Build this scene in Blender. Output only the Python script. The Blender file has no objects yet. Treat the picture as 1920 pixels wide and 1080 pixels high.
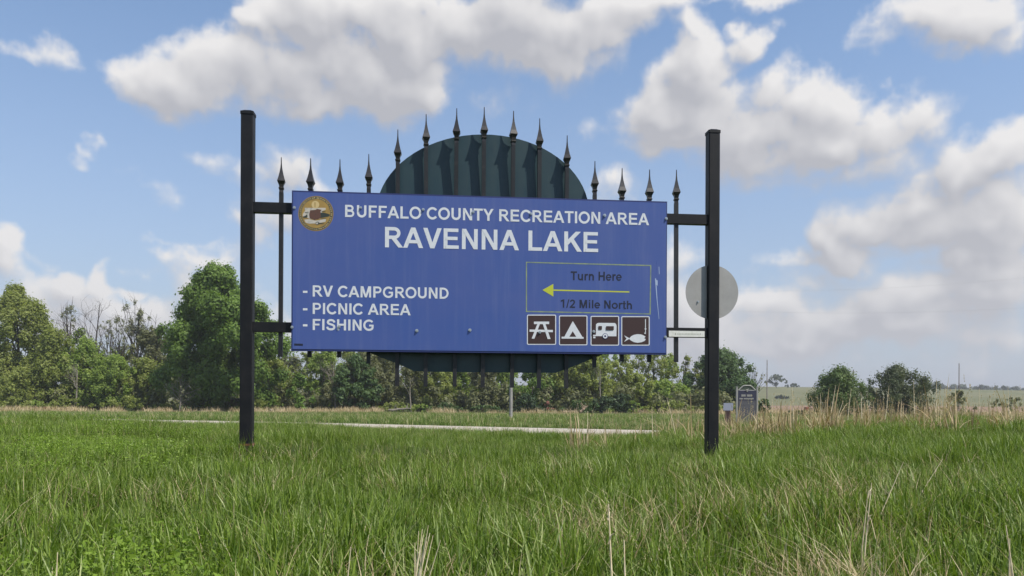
import bpy, math, random
import numpy as np
from mathutils import Vector, Matrix
SC = bpy.context.scene
COL = SC.collection
rad = math.radians

# ------------------------------------------------------------------ camera
F = 1500.0          # focal length in pixels of a 1920 wide picture
HZ = 752.0          # row of the horizon
ROLL = 0.0045
cd = bpy.data.cameras.new("camera")
cd.sensor_width = 36; cd.lens = F / 1920 * 36; cd.shift_y = (HZ - 540) / 1920
cd.clip_start = 0.05; cd.clip_end = 9000
cam = bpy.data.objects.new("camera", cd); COL.objects.link(cam)
cam.matrix_world = Matrix.Rotation(math.pi / 2, 4, 'X') @ Matrix.Rotation(ROLL, 4, 'Z')
SC.camera = cam

def ray(px, py):
    a = (px - 960) / F; b = (HZ - py) / F
    c, s = math.cos(ROLL), math.sin(ROLL)
    return Vector((a * c - b * s, 1.0, a * s + b * c))

# ------------------------------------------------------------------ sky, sun, exposure
SUN_AZ = rad(57.5)     # from straight behind the camera towards the right
SUN_EL = rad(55.5)
sun_dir = Vector((math.sin(SUN_AZ) * math.cos(SUN_EL), -math.cos(SUN_AZ) * math.cos(SUN_EL), math.sin(SUN_EL)))
SC.view_settings.view_transform = 'Standard'; SC.view_settings.look = 'None'
SC.view_settings.gamma = 1; SC.view_settings.exposure = 0.2
SC.view_settings.use_curve_mapping = False
ld = bpy.data.lights.new("sun", 'SUN'); ld.energy = 5.0; ld.angle = rad(0.6); ld.color = (1, .94, .83)
so = bpy.data.objects.new("sun", ld); COL.objects.link(so)
so.rotation_euler = (-sun_dir).to_track_quat('-Z', 'Y').to_euler()

# clouds: a cover and brightness map over the whole upper sky, worked out here from noise
def lattice(nx, ny, cx, cy, rng):
    """smooth value noise, periodic in x; nx,ny samples; cx,cy cells"""
    g = rng.random((cy + 2, cx)).astype(np.float32)
    x = np.linspace(0, cx, nx, endpoint=False); y = np.linspace(0, cy, ny, endpoint=False)
    ix = x.astype(int); iy = y.astype(int)
    fx = (x - ix).astype(np.float32); fy = (y - iy).astype(np.float32)
    fx = fx * fx * (3 - 2 * fx); fy = fy * fy * (3 - 2 * fy)
    a = g[iy][:, ix % cx]; b = g[iy][:, (ix + 1) % cx]
    c = g[iy + 1][:, ix % cx]; d = g[iy + 1][:, (ix + 1) % cx]
    fx = fx[None, :]; fy = fy[:, None]
    return (a * (1 - fx) + b * fx) * (1 - fy) + (c * (1 - fx) + d * fx) * fy

def fbm(nx, ny, cx, cy, octs, rng, gain=.5, billow=False):
    out = np.zeros((ny, nx), np.float32); amp = 1.0; tot = 0
    for o in range(octs):
        n = lattice(nx, ny, cx * 2 ** o, cy * 2 ** o, rng)
        if billow: n = 1 - np.abs(2 * n - 1)
        out += amp * n; tot += amp; amp *= gain
    return out / tot

def blur1(a, r, axis):
    if r < 1: return a
    p = np.concatenate([np.repeat(np.take(a, [0], axis), r + 1, axis), a, np.repeat(np.take(a, [-1], axis), r, axis)], axis)
    c = np.cumsum(p, axis, dtype=np.float64)
    n = a.shape[axis]
    return ((np.take(c, range(2 * r + 1, 2 * r + 1 + n), axis) - np.take(c, range(0, n), axis)) / (2 * r + 1)).astype(np.float32)
def blur(a, r):
    for _ in range(2):
        a = blur1(blur1(a, r, 0), r, 1)
    return a

# puffs of cloud: (column, row, half width, half height, strength), as bearings seen from the camera
PUFFS = [
 (330,160,95,60,1),(270,165,40,40,.8),(430,135,110,75,1),(560,135,130,75,1),(690,150,140,78,1),(800,160,75,55,1),(560,200,170,32,.7),(690,205,90,28,.6),
 (470,50,55,28,1),(560,40,110,70,1),(640,20,120,70,1),(760,50,150,80,1),(900,50,200,75,1),(1040,40,190,70,1),(1180,25,120,58,1),(1000,105,130,50,.75),(1115,110,60,50,.65),(1265,25,60,36,.75),
 (920,180,50,25,.25),(1130,240,50,22,.25),(1140,350,45,35,.25),
 (1310,62,45,38,.7),(1400,78,42,34,.95),(1310,125,70,60,1),(1245,205,85,75,1),(1320,230,130,90,1),(1470,170,70,55,.9),(1540,200,90,65,1),(1430,260,190,65,1),(1560,260,140,60,1),(1260,270,110,35,.8),(1700,235,85,48,.65),(1600,320,150,35,.45),(1460,320,120,25,.4),
 (1720,35,110,55,.9),(1820,45,150,62,1),(1900,75,90,45,.8),(1400,0,90,14,.4),
 (1905,290,60,55,1),(1820,320,85,70,1),(1730,370,80,60,1),(1650,420,90,50,1),(1780,420,170,75,1),(1890,410,120,90,1),(1560,440,50,55,.9),(1600,470,110,35,.8),(1850,490,180,50,.8),(1490,480,90,18,.45),
 (1880,570,130,45,.7),(1740,560,110,35,.5),(1620,540,60,25,.5),(1700,620,130,45,.8),(1560,640,120,50,.6),(1480,620,90,45,.6),(1430,570,70,35,.7),(1850,650,150,40,.6),(1420,650,120,45,.5),
 (1700,560,220,60,.8),(1760,600,240,70,.7),(1560,590,200,60,.6),(1500,520,90,40,.5),(1600,600,160,50,.7),(1860,520,120,60,.8),(1300,490,60,40,.6),(1290,580,70,100,.7),(1240,640,90,60,.5),(1330,640,80,60,.5),
 (85,125,72,32,.55),(185,285,36,20,.5),(165,310,32,24,.5),(385,318,52,26,.45),(320,378,55,28,.22),(300,350,40,20,.15),
 (535,320,52,42,.95),(590,340,60,28,.55),(480,345,50,22,.4),(540,410,90,35,.6),(445,420,26,22,.4),(480,440,40,40,.4),
 (18,455,42,36,.95),(10,505,50,45,.9),(60,480,45,18,.3),(145,535,38,30,.85),(205,520,30,34,.9),(200,570,70,40,.8),(265,535,40,16,.7),(300,462,62,14,.35),(330,490,70,30,.45),(400,500,60,40,.55),(290,580,90,40,.7),(80,560,90,40,.55),(430,560,80,60,.5),(120,610,220,40,.6),
 (1000,620,400,60,.5),(700,620,300,50,.4),
]
NXF, NYF = 6144, 1536          # whole circle x horizon-to-zenith
DEG = NXF / 360.0
SKY_BG = 0.10
def cloud_map():
    rng = np.random.default_rng(11)
    nx, ny = NXF, NYF
    az = (np.arange(nx) + .5) / nx * 2 * np.pi - np.pi
    el = (np.arange(ny) + .5) / ny * (np.pi / 2)
    w1 = fbm(nx, ny, 96, 24, 5, rng) - .5
    w2 = fbm(nx, ny, 96, 24, 5, rng) - .5
    det = fbm(nx, ny, 100, 25, 6, rng, .56) - .5
    bil = fbm(nx, ny, 168, 42, 5, rng, .58, True) - .5
    A = az[None, :] + .070 * w1; E = el[:, None] + .060 * w2
    dens = np.full((ny, nx), -1.0, np.float32)
    for (cx, cy, rx, ry, s) in PUFFS:
        r = ray(cx, cy); a0 = math.atan2(r.x, r.y); h = math.hypot(r.x, r.y)
        e0 = math.atan2(r.z, h); kx = rx / F * math.cos(a0) ** 2; ky = ry / F * math.cos(a0)
        i0 = max(0, int((a0 - kx * 3.5 + np.pi) / (2 * np.pi) * nx)); i1 = min(nx, int((a0 + kx * 3.5 + np.pi) / (2 * np.pi) * nx))
        j0 = max(0, int((e0 - ky * 4) / (np.pi / 2) * ny) - 20); j1 = min(ny, int((e0 + ky * 4) / (np.pi / 2) * ny) + 20)
        sub = (slice(j0, j1), slice(i0, i1))
        dx = (A[sub] - a0) / kx
        dy = (E[sub] - e0) / ky
        dy = np.where(dy < 0, dy * 1.15, dy)
        v = s * (1 - (dx * dx + dy * dy) ** .6 * .86)
        dens[sub] = np.maximum(dens[sub], v) + .25 * np.clip(np.minimum(dens[sub], v) + .1, 0, 1)
    # the rest of the sky: the same kind of scattered fair weather cloud
    gen = fbm(nx, ny, 22, 9, 5, rng) - .5
    azd = np.abs(np.degrees(az))[None, :]; eld = np.degrees(el)[:, None]
    inside = np.clip((37 - azd) / 5, 0, 1) * np.clip((31 - eld) / 4, 0, 1)
    other = gen * 5.0 - .15
    dens = dens * inside + np.maximum(other, -1) * (1 - inside)
    d = dens + .95 * det + .50 * bil - .04 + .24 * np.clip(1 - eld / 9, 0, 1) ** .7
    thick = np.clip(d, 0, 1.1)
    # light comes from above: how much cloud stands over each point
    acc = np.zeros(nx, np.float32); S = np.zeros_like(thick)
    dec = math.exp(-1 / (2.6 * DEG))
    for j in range(ny - 1, -1, -1):
        S[j] = acc
        acc = acc * dec + thick[j] / (2.6 * DEG)
    S = blur(S, 5)
    cov = np.clip(d / (.42 + 1.0 * np.clip(S, 0, .5)), 0, 1); cov = cov * cov * (3 - 2 * cov)
    relief = (blur(d, 2) - np.roll(np.roll(blur(d, 9), -12, 0), -9, 1))
    core = np.clip(thick * 1.3, 0, 1)
    lit = np.exp(-2.4 * S) + 1.15 * np.clip(relief, -.3, .45)
    t = np.clip(lit * 1.05, 0, 1)[..., None]
    white = np.array([1.02, 1.0, .99]); grey = np.array([.575, .58, .625])
    rgb = grey * (1 - t) + white * t
    hz = (.34 * np.clip(1 - eld / 11, 0, 1) ** .8)[..., None]; rgb = rgb * (1 - hz) + np.array([.64, .65, .71]) * hz
    alpha = cov * (.50 + .50 * core) 
    alpha = np.clip(alpha * 1.12, 0, .97)
    veil = np.clip(1 - eld / 33, 0, 1) ** 1.7 * .95 * np.ones_like(alpha)
    veilc = np.array([.44, .475, .60])
    a2 = alpha + (1 - alpha) * veil
    rgb = (rgb * alpha[..., None] + veilc * ((1 - alpha) * veil)[..., None]) / np.maximum(a2, 1e-4)[..., None]
    out = np.empty((ny, nx, 4), np.float32); out[..., :3] = rgb; out[..., 3] = a2
    return out
img = bpy.data.images.new("cloud_cover", NXF, NYF, alpha=True, float_buffer=True)
img.colorspace_settings.name = 'Non-Color'; img.alpha_mode = 'CHANNEL_PACKED'
img.pixels.foreach_set(cloud_map().ravel()); img.update()

W = bpy.data.worlds.new("World"); SC.world = W; W.use_nodes = True
nt = W.node_tree; nt.nodes.clear()
def N(nt, t, **kw):
    n = nt.nodes.new(t)
    for k, v in kw.items(): setattr(n, k, v)
    return n
L = nt.links.new
out = N(nt, 'ShaderNodeOutputWorld'); bg = N(nt, 'ShaderNodeBackground'); bg.inputs['Strength'].default_value = SKY_BG
sky = N(nt, 'ShaderNodeTexSky', sky_type='NISHITA'); sky.sun_disc = False
sky.sun_elevation = SUN_EL; sky.sun_rotation = math.pi - SUN_AZ
sky.air_density = 1.0; sky.dust_density = 0.6; sky.ozone_density = 1.0; sky.altitude = 600
geo = N(nt, 'ShaderNodeTexCoord')
sep = N(nt, 'ShaderNodeSeparateXYZ'); L(geo.outputs['Generated'], sep.inputs[0])
def M(op, a, b=None, c=None):
    n = N(nt, 'ShaderNodeMath', operation=op)
    for i, v in enumerate((a, b, c)):
        if v is None: continue
        if isinstance(v, (int, float)): n.inputs[i].default_value = v
        else: L(v, n.inputs[i])
    return n.outputs[0]
az = M('ARCTAN2', sep.outputs[0], sep.outputs[1]); el = M('ARCSINE', sep.outputs[2])
cmb = N(nt, 'ShaderNodeCombineXYZ')
L(M('MULTIPLY_ADD', az, 1 / (2 * math.pi), .5), cmb.inputs[0]); L(M('MULTIPLY', M('MAXIMUM', el, .001), 2 / math.pi), cmb.inputs[1])
it = N(nt, 'ShaderNodeTexImage', extension='EXTEND'); it.image = img; it.interpolation = 'Linear'
L(cmb.outputs[0], it.inputs[0])
hs = N(nt, 'ShaderNodeMix', data_type='RGBA', blend_type='MULTIPLY'); hs.inputs[0].default_value = 1
L(sky.outputs[0], hs.inputs[6]); hs.inputs[7].default_value = (1.42, 1.53, 1.58, 1)
cs = N(nt, 'ShaderNodeVectorMath', operation='SCALE'); L(it.outputs[0], cs.inputs[0]); cs.inputs['Scale'].default_value = .735 / SKY_BG
mx = N(nt, 'ShaderNodeMix', data_type='RGBA'); L(it.outputs['Alpha'], mx.inputs[0]); L(hs.outputs[2], mx.inputs[6]); L(cs.outputs[0], mx.inputs[7])
L(mx.outputs[2], bg.inputs['Color']); L(bg.outputs[0], out.inputs[0])
W.cycles.sampling_method = 'MANUAL'; W.cycles.sample_map_resolution = 1024
SC.cycles.max_bounces = 6; SC.cycles.diffuse_bounces = 3; SC.cycles.glossy_bounces = 2
SC.cycles.transmission_bounces = 3; SC.cycles.transparent_max_bounces = 4

# ------------------------------------------------------------------ helpers
class MB:
    def __init__(s): s.v = []; s.f = []; s.m = []
    def poly(s, pts, mi=0):
        b = len(s.v); s.v += [tuple(p) for p in pts]; s.f.append(tuple(range(b, b + len(pts)))); s.m.append(mi)
    def box(s, x0, x1, y0, y1, z0, z1, mi=0, bev=0):
        if bev > 0:
            c = bev
            prof = [(x0 + c, y0), (x1 - c, y0), (x1, y0 + c), (x1, y1 - c), (x1 - c, y1), (x0 + c, y1), (x0, y1 - c), (x0, y0 + c)]
        else: prof = [(x0, y0), (x1, y0), (x1, y1), (x0, y1)]
        s.prism(prof, z0, z1, mi)
    def prism(s, prof, z0, z1, mi=0, taper=1.0):
        b = len(s.v); n = len(prof)
        cx = sum(p[0] for p in prof) / n; cy = sum(p[1] for p in prof) / n
        s.v += [(x, y, z0) for x, y in prof] + [(cx + (x - cx) * taper, cy + (y - cy) * taper, z1) for x, y in prof]
        for i in range(n):
            j = (i + 1) % n; s.f.append((b + i, b + j, b + n + j, b + n + i)); s.m.append(mi)
        s.f.append(tuple(b + n + i for i in range(n))); s.m.append(mi)
        s.f.append(tuple(b + n - 1 - i for i in range(n))); s.m.append(mi)
    def tube(s, pts, rs, n=6, mi=0, cap=True):
        pts = [Vector(p) for p in pts]; b = len(s.v)
        for i, p in enumerate(pts):
            d = (pts[min(i + 1, len(pts) - 1)] - pts[max(i - 1, 0)])
            d = d.normalized() if d.length > 1e-9 else Vector((0, 0, 1))
            a = d.orthogonal().normalized() if abs(d.z) > .99 else d.cross(Vector((0, 0, 1))).normalized()
            c = d.cross(a)
            for k in range(n):
                t = 2 * math.pi * k / n
                q = p + (a * math.cos(t) + c * math.sin(t)) * rs[i]; s.v.append(tuple(q))
        for i in range(len(pts) - 1):
            for k in range(n):
                k2 = (k + 1) % n
                s.f.append((b + i * n + k, b + i * n + k2, b + (i + 1) * n + k2, b + (i + 1) * n + k)); s.m.append(mi)
        if cap:
            s.f.append(tuple(b + (len(pts) - 1) * n + k for k in range(n))); s.m.append(mi)
            s.f.append(tuple(b + n - 1 - k for k in range(n))); s.m.append(mi)
    def mesh(s, name, mats):
        me = bpy.data.meshes.new(name); me.from_pydata(s.v, [], s.f)
        for m in mats: me.materials.append(m)
        if len(mats) > 1: me.polygons.foreach_set('material_index', s.m)
        me.update(); return me
    def build(s, name, mats, parent=None, smooth=False):
        if not isinstance(mats, (list, tuple)): mats = [mats]
        me = s.mesh(name, mats)
        if smooth: me.polygons.foreach_set('use_smooth', [True] * len(me.polygons))
        return link(name, me, parent)

def link(name, data, parent=None):
    o = bpy.data.objects.new(name, data); COL.objects.link(o)
    if parent: o.parent = parent
    return o
def thing(name, label, cat, loc=(0, 0, 0), rz=0, group=None):
    o = link(name, None); o.empty_display_size = .2; o.location = loc; o.rotation_euler = (0, 0, rz)
    return tag(o, label, cat, group)
def tag(o, label=None, cat=None, group=None, kind=None):
    for k, v in (('label', label), ('category', cat), ('group', group), ('kind', kind)):
        if v: o[k] = v
    return o
def raw_mesh(name, V, Fq, mats, tint=None, smooth=False):
    """V (n,3), Fq (m,4) quads"""
    me = bpy.data.meshes.new(name)
    n = len(V); m = len(Fq); k = Fq.shape[1]
    me.vertices.add(n); me.vertices.foreach_set('co', np.ascontiguousarray(V, np.float32).ravel())
    me.loops.add(m * k); me.loops.foreach_set('vertex_index', np.ascontiguousarray(Fq, np.int32).ravel())
    me.polygons.add(m); me.polygons.foreach_set('loop_start', np.arange(0, m * k, k, dtype=np.int32))
    me.update(calc_edges=True)
    if smooth: me.polygons.foreach_set('use_smooth', np.ones(m, bool))
    for q in mats: me.materials.append(q)
    if tint is not None:
        a = me.attributes.new('tint', 'FLOAT', 'POINT'); a.data.foreach_set('value', np.ascontiguousarray(tint, np.float32))
    return me

# ------------------------------------------------------------------ materials
def mat(name, col, rough=.6, metal=0, spec=.5, noise=None, bump=None, coords='Object'):
    m = bpy.data.materials.new(name); m.use_nodes = True; t = m.node_tree; p = t.nodes['Principled BSDF']
    p.inputs['Base Color'].default_value = (*col, 1); p.inputs['Roughness'].default_value = rough
    p.inputs['Metallic'].default_value = metal; p.inputs['Specular IOR Level'].default_value = spec
    tc = t.nodes.new('ShaderNodeTexCoord')
    if noise:   # (scale, other colour, low, high[, detail])
        n = t.nodes.new('ShaderNodeTexNoise'); n.inputs['Scale'].default_value = noise[0]; n.inputs['Detail'].default_value = 6
        n.inputs['Roughness'].default_value = .65
        t.links.new(tc.outputs[coords], n.inputs['Vector'])
        r = t.nodes.new('ShaderNodeMapRange'); r.inputs[1].default_value = noise[2]; r.inputs[2].default_value = noise[3]
        t.links.new(n.outputs[0], r.inputs[0])
        x = t.nodes.new('ShaderNodeMix'); x.data_type = 'RGBA'; x.inputs[6].default_value = (*col, 1); x.inputs[7].default_value = (*noise[1], 1)
        t.links.new(r.outputs[0], x.inputs[0]); t.links.new(x.outputs[2], p.inputs['Base Color'])
    if bump:    # (scale, strength, distance)
        n = t.nodes.new('ShaderNodeTexNoise'); n.inputs['Scale'].default_value = bump[0]; n.inputs['Detail'].default_value = 5
        t.links.new(tc.outputs[coords], n.inputs['Vector'])
        b = t.nodes.new('ShaderNodeBump'); b.inputs['Strength'].default_value = bump[1]; b.inputs['Distance'].default_value = bump[2]
        t.links.new(n.outputs[0], b.inputs['Height']); t.links.new(b.outputs[0], p.inputs['Normal'])
    return m

def leafmat(name, c0, c1, c2, trans=.3, rnd=.35, rough=.55, c3=None, spec=.25):
    """three colours along the tint attribute; each copy shifts a little"""
    m = bpy.data.materials.new(name); m.use_nodes = True; t = m.node_tree; p = t.nodes['Principled BSDF']
    at = t.nodes.new('ShaderNodeAttribute'); at.attribute_name = 'tint'
    oi = t.nodes.new('ShaderNodeObjectInfo')
    ad = t.nodes.new('ShaderNodeMath'); ad.operation = 'MULTIPLY_ADD'; ad.inputs[1].default_value = rnd
    t.links.new(oi.outputs['Random'], ad.inputs[0]); t.links.new(at.outputs['Fac'], ad.inputs[2])
    sb = t.nodes.new('ShaderNodeMath'); sb.operation = 'SUBTRACT'; sb.inputs[1].default_value = rnd / 2; t.links.new(ad.outputs[0], sb.inputs[0])
    r = t.nodes.new('ShaderNodeValToRGB'); e = r.color_ramp.elements
    e[0].position = 0; e[0].color = (*c0, 1); e[1].position = 1; e[1].color = (*c2, 1)
    k = r.color_ramp.elements.new(.5); k.color = (*c1, 1)
    t.links.new(sb.outputs[0], r.inputs[0]); t.links.new(r.outputs[0], p.inputs['Base Color'])
    p.inputs['Roughness'].default_value = rough; p.inputs['Specular IOR Level'].default_value = spec
    tr = t.nodes.new('ShaderNodeBsdfTranslucent')
    bc = t.nodes.new('ShaderNodeMix'); bc.data_type = 'RGBA'; bc.blend_type = 'MULTIPLY'; bc.inputs[0].default_value = 1
    t.links.new(r.outputs[0], bc.inputs[6]); bc.inputs[7].default_value = (1.25, 1.3, .7, 1); t.links.new(bc.outputs[2], tr.inputs[0])
    mx = t.nodes.new('ShaderNodeMixShader'); mx.inputs[0].default_value = trans
    t.links.new(p.outputs[0], mx.inputs[1]); t.links.new(tr.outputs[0], mx.inputs[2])
    t.links.new(mx.outputs[0], t.nodes['Material Output'].inputs[0])
    return m

def streaks(m, col, scale, lo, hi, amt):
    t = m.node_tree; p = t.nodes['Principled BSDF']; src = p.inputs['Base Color'].links[0].from_socket
    tc = t.nodes.new('ShaderNodeTexCoord'); mp = t.nodes.new('ShaderNodeMapping'); mp.inputs['Scale'].default_value = scale
    n = t.nodes.new('ShaderNodeTexNoise'); n.inputs['Scale'].default_value = 1; n.inputs['Detail'].default_value = 7; n.inputs['Roughness'].default_value = .7
    r = t.nodes.new('ShaderNodeMapRange'); r.inputs[1].default_value = lo; r.inputs[2].default_value = hi; r.inputs[4].default_value = amt
    x = t.nodes.new('ShaderNodeMix'); x.data_type = 'RGBA'; x.inputs[7].default_value = (*col, 1)
    t.links.new(tc.outputs['Object'], mp.inputs[0]); t.links.new(mp.outputs[0], n.inputs['Vector']); t.links.new(n.outputs[0], r.inputs[0])
    t.links.new(r.outputs[0], x.inputs[0]); t.links.new(src, x.inputs[6]); t.links.new(x.outputs[2], p.inputs['Base Color'])
    q = t.nodes.new('ShaderNodeMapRange'); q.inputs[1].default_value = .3; q.inputs[2].default_value = .7; q.inputs[3].default_value = p.inputs['Roughness'].default_value - .06; q.inputs[4].default_value = p.inputs['Roughness'].default_value + .14
    t.links.new(n.outputs[0], q.inputs[0]); t.links.new(q.outputs[0], p.inputs['Roughness'])
BLACK = mat('black_paint', (.005, .0055, .008), .5, spec=.30, noise=(9, (.016, .015, .016), .45, .8), bump=(60, .12, .002))
PICK = mat('black_picket_paint', (.008, .009, .012), .5, noise=(30, (.03, .026, .024), .5, .8))
FIN = mat('finial_paint', (.020, .019, .021), .38, noise=(60, (.045, .036, .034), .45, .75))
RUST = mat('rust', (.16, .045, .03), .8, noise=(40, (.05, .02, .016), .4, .7))
BLUE = mat('blue_sheet', (.045, .088, .295), .32, noise=(1.6, (.066, .098, .295), .35, .7), bump=(2.2, .10, .01))  # broad noise tone puts a soft cloud reflection into the sheet colour
streaks(BLUE, (.16, .20, .36), (26, 1, 1.1), .50, .80, .30)
streaks(BLACK, (.030, .031, .036), (30, 30, 3), .58, .75, .35)
NAVY = mat('navy_edge', (.018, .028, .12), .45)
WHITE = mat('white_vinyl', (.64, .66, .70), .45, noise=(60, (.56, .59, .64), .4, .75))
DARKT = mat('dark_vinyl', (.008, .012, .035), .5)
YEL = mat('yellow_vinyl', (.46, .50, .035), .5)
LIME = mat('faded_lime_vinyl', (.24, .30, .15), .5, noise=(25, (.13, .18, .19), .4, .7))
BROWN = mat('brown_vinyl', (.040, .018, .017), .5)
GOLD = mat('gold_print', (.36, .23, .055), .5, noise=(30, (.28, .18, .05), .4, .6))
GOLDL = mat('pale_gold_print', (.55, .42, .20), .5)
INK = mat('ink_green_print', (.025, .035, .028), .5)
CREAM = mat('cream_print', (.50, .46, .40), .5, noise=(45, (.30, .30, .27), .52, .62))
CHOC = mat('brown_print', (.10, .045, .03), .5)
GREEN = mat('green_sheet', (.010, .032, .043), .38, noise=(5, (.018, .044, .050), .35, .7), bump=(3, .08, .01))
streaks(GREEN, (.03, .055, .06), (22, 1, 2.0), .55, .8, .25)
ZINC = mat('zinc', (.45, .48, .5), .35, metal=.7)
ALU = mat('dull_aluminium', (.29, .285, .28), .6, metal=.15, noise=(7, (.35, .345, .34), .35, .7))
streaks(ALU, (.26, .255, .24), (40, 1, 3), .52, .75, .5)
STICK = mat('white_sticker', (.70, .70, .66), .5, noise=(50, (.60, .61, .55), .45, .7))
BARK = mat('bark', (.085, .070, .058), .9, noise=(3, (.05, .042, .036), .4, .65))
BARKD = mat('dark_bark', (.045, .038, .034), .9)
BARKP = mat('pale_bark', (.26, .23, .20), .9, noise=(4, (.14, .12, .10), .4, .65))
WOODP = mat('grey_pole_wood', (.20, .18, .165), .85, noise=(6, (.13, .115, .10), .4, .65))
GALV = mat('galvanised', (.42, .43, .43), .45, metal=.5)
MARKB = mat('marker_navy', (.018, .020, .045), .55)
MARKG = mat('marker_grey_panel', (.045, .045, .055), .6, noise=(12, (.06, .06, .07), .4, .6))
MARKW = mat('marker_silver', (.24, .24, .225), .6)

# ------------------------------------------------------------------ terrain
def sst(a, b, x):
    t = np.clip((x - a) / (b - a), 0, 1); return t * t * (3 - 2 * t)
def height(x, y):
    x = np.asarray(x, float); y = np.asarray(y, float)
    z = -.62 - .88 * sst(8.5, 25, y) - .2 * sst(40, 110, y)
    near = 1 - sst(14, 26, y)
    z = z + near * (.112 - .105 * np.exp(-((x - .2 - .08 * y) / 1.6) ** 2) * sst(5.0, 8, y) + .050 * sst(.2, 4.0, -x) + .085 * sst(4.2, 6.5, -x) + .13 * sst(.6, 5.0, x))
    z = z + near * (.018 * np.sin(1.7 * x + .6 * y) * np.sin(1.3 * y + .4 * x) + .010 * np.sin(4.1 * x + 1) * np.sin(3.7 * y))
    z = z + .05 * np.sin(x * .13 + 1) * np.sin(y * .11) * sst(30, 60, y)
    z = z + sst(290, 760, y) * (15.5 + 1.5 * np.sin(x * .006 + .5) - .004 * np.clip(x, 0, 600)) 
    z = z - sst(760, 3000, y) * 22
    return z
def H(x, y): return float(height(x, y))

def gmat(name, c0, c1, c2, sc=.35, sc2=6, bumpd=.05):
    m = bpy.data.materials.new(name); m.use_nodes = True; t = m.node_tree; p = t.nodes['Principled BSDF']
    tc = t.nodes.new('ShaderNodeTexCoord'); p.inputs['Roughness'].default_value = .95; p.inputs['Specular IOR Level'].default_value = .1
    n1 = t.nodes.new('ShaderNodeTexNoise'); n1.inputs['Scale'].default_value = sc; n1.inputs['Detail'].default_value = 8; n1.inputs['Roughness'].default_value = .65
    n2 = t.nodes.new('ShaderNodeTexNoise'); n2.inputs['Scale'].default_value = sc2; n2.inputs['Detail'].default_value = 8; n2.inputs['Roughness'].default_value = .75
    mp = t.nodes.new('ShaderNodeMapping'); mp.inputs['Scale'].default_value = (1, .35, 1)
    t.links.new(tc.outputs['Object'], mp.inputs[0])
    t.links.new(mp.outputs[0], n1.inputs['Vector']); t.links.new(tc.outputs['Object'], n2.inputs['Vector'])
    r = t.nodes.new('ShaderNodeValToRGB'); e = r.color_ramp.elements
    e[0].position = .34; e[0].color = (*c0, 1); e[1].position = .66; e[1].color = (*c1, 1); t.links.new(n1.outputs[0], r.inputs[0])
    mr = t.nodes.new('ShaderNodeMapRange'); mr.inputs[1].default_value = .42; mr.inputs[2].default_value = .72; t.links.new(n2.outputs[0], mr.inputs[0])
    x = t.nodes.new('ShaderNodeMix'); x.data_type = 'RGBA'; t.links.new(mr.outputs[0], x.inputs[0]); t.links.new(r.outputs[0], x.inputs[6]); x.inputs[7].default_value = (*c2, 1)
    t.links.new(x.outputs[2], p.inputs['Base Color'])
    b = t.nodes.new('ShaderNodeBump'); b.inputs['Distance'].default_value = bumpd; b.inputs['Strength'].default_value = .7
    t.links.new(n2.outputs[0], b.inputs['Height']); t.links.new(b.outputs[0], p.inputs['Normal'])
    return m
G_SOIL = gmat('grass_ground', (.045, .075, .022), (.075, .105, .032), (.035, .055, .018), .3, 9, .04)
G_MEAD = gmat('meadow_ground', (.080, .112, .026), (.135, .155, .050), (.052, .078, .020), .12, 2.5, .1)
G_STUB = gmat('stubble_field', (.21, .140, .100), (.27, .185, .135), (.16, .105, .075), .03, .6, .1)
G_PAST = gmat('pasture_hill', (.115, .125, .056), (.185, .172, .095), (.088, .098, .050), .016, .11, .2)
G_ROAD = gmat('gravel_road', (.40, .365, .315), (.52, .47, .41), (.27, .24, .20), 1.1, 5, .05)

xs = np.unique(np.concatenate([np.linspace(-12, 12, 97), np.sinh(np.linspace(-6.2, 6.2, 150)) * 9]))
ys = np.unique(np.concatenate([np.linspace(-6, 30, 120), np.geomspace(30, 3500, 130), -np.geomspace(6.5, 60, 12)]))
def sheet(name, y0, y1, m, x0=-1e9, x1=1e9):
    Y = ys[(ys >= y0) & (ys <= y1)]; X = xs[(xs >= x0) & (xs <= x1)]
    gx, gy = np.meshgrid(X, Y); V = np.stack([gx, gy, height(gx, gy)], -1).reshape(-1, 3)
    nx = len(X); i, j = np.meshgrid(np.arange(nx - 1), np.arange(len(Y) - 1)); a = (j * nx + i).ravel()
    me = raw_mesh(name, V, np.stack([a, a + 1, a + 1 + nx, a + nx], 1), [m], smooth=True)
    o = link(name, me); tag(o, kind='structure'); return o
yc = lambda v: float(ys[np.argmin(abs(ys - v))])
xc = lambda v: float(xs[np.argmin(abs(xs - v))])
yA, yB, yC = yc(27), yc(135), yc(330)
xF = xc(22)
sheet('ground', -1e9, yA, G_SOIL)
sheet('meadow', yA, yB, G_MEAD)
sheet('stubble_field', yB, yC, G_STUB, x0=xF)
sheet('woodland_floor', yB, yC, G_SOIL, x1=xF)
sheet('hills', yC, 1e9, G_PAST)

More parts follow.
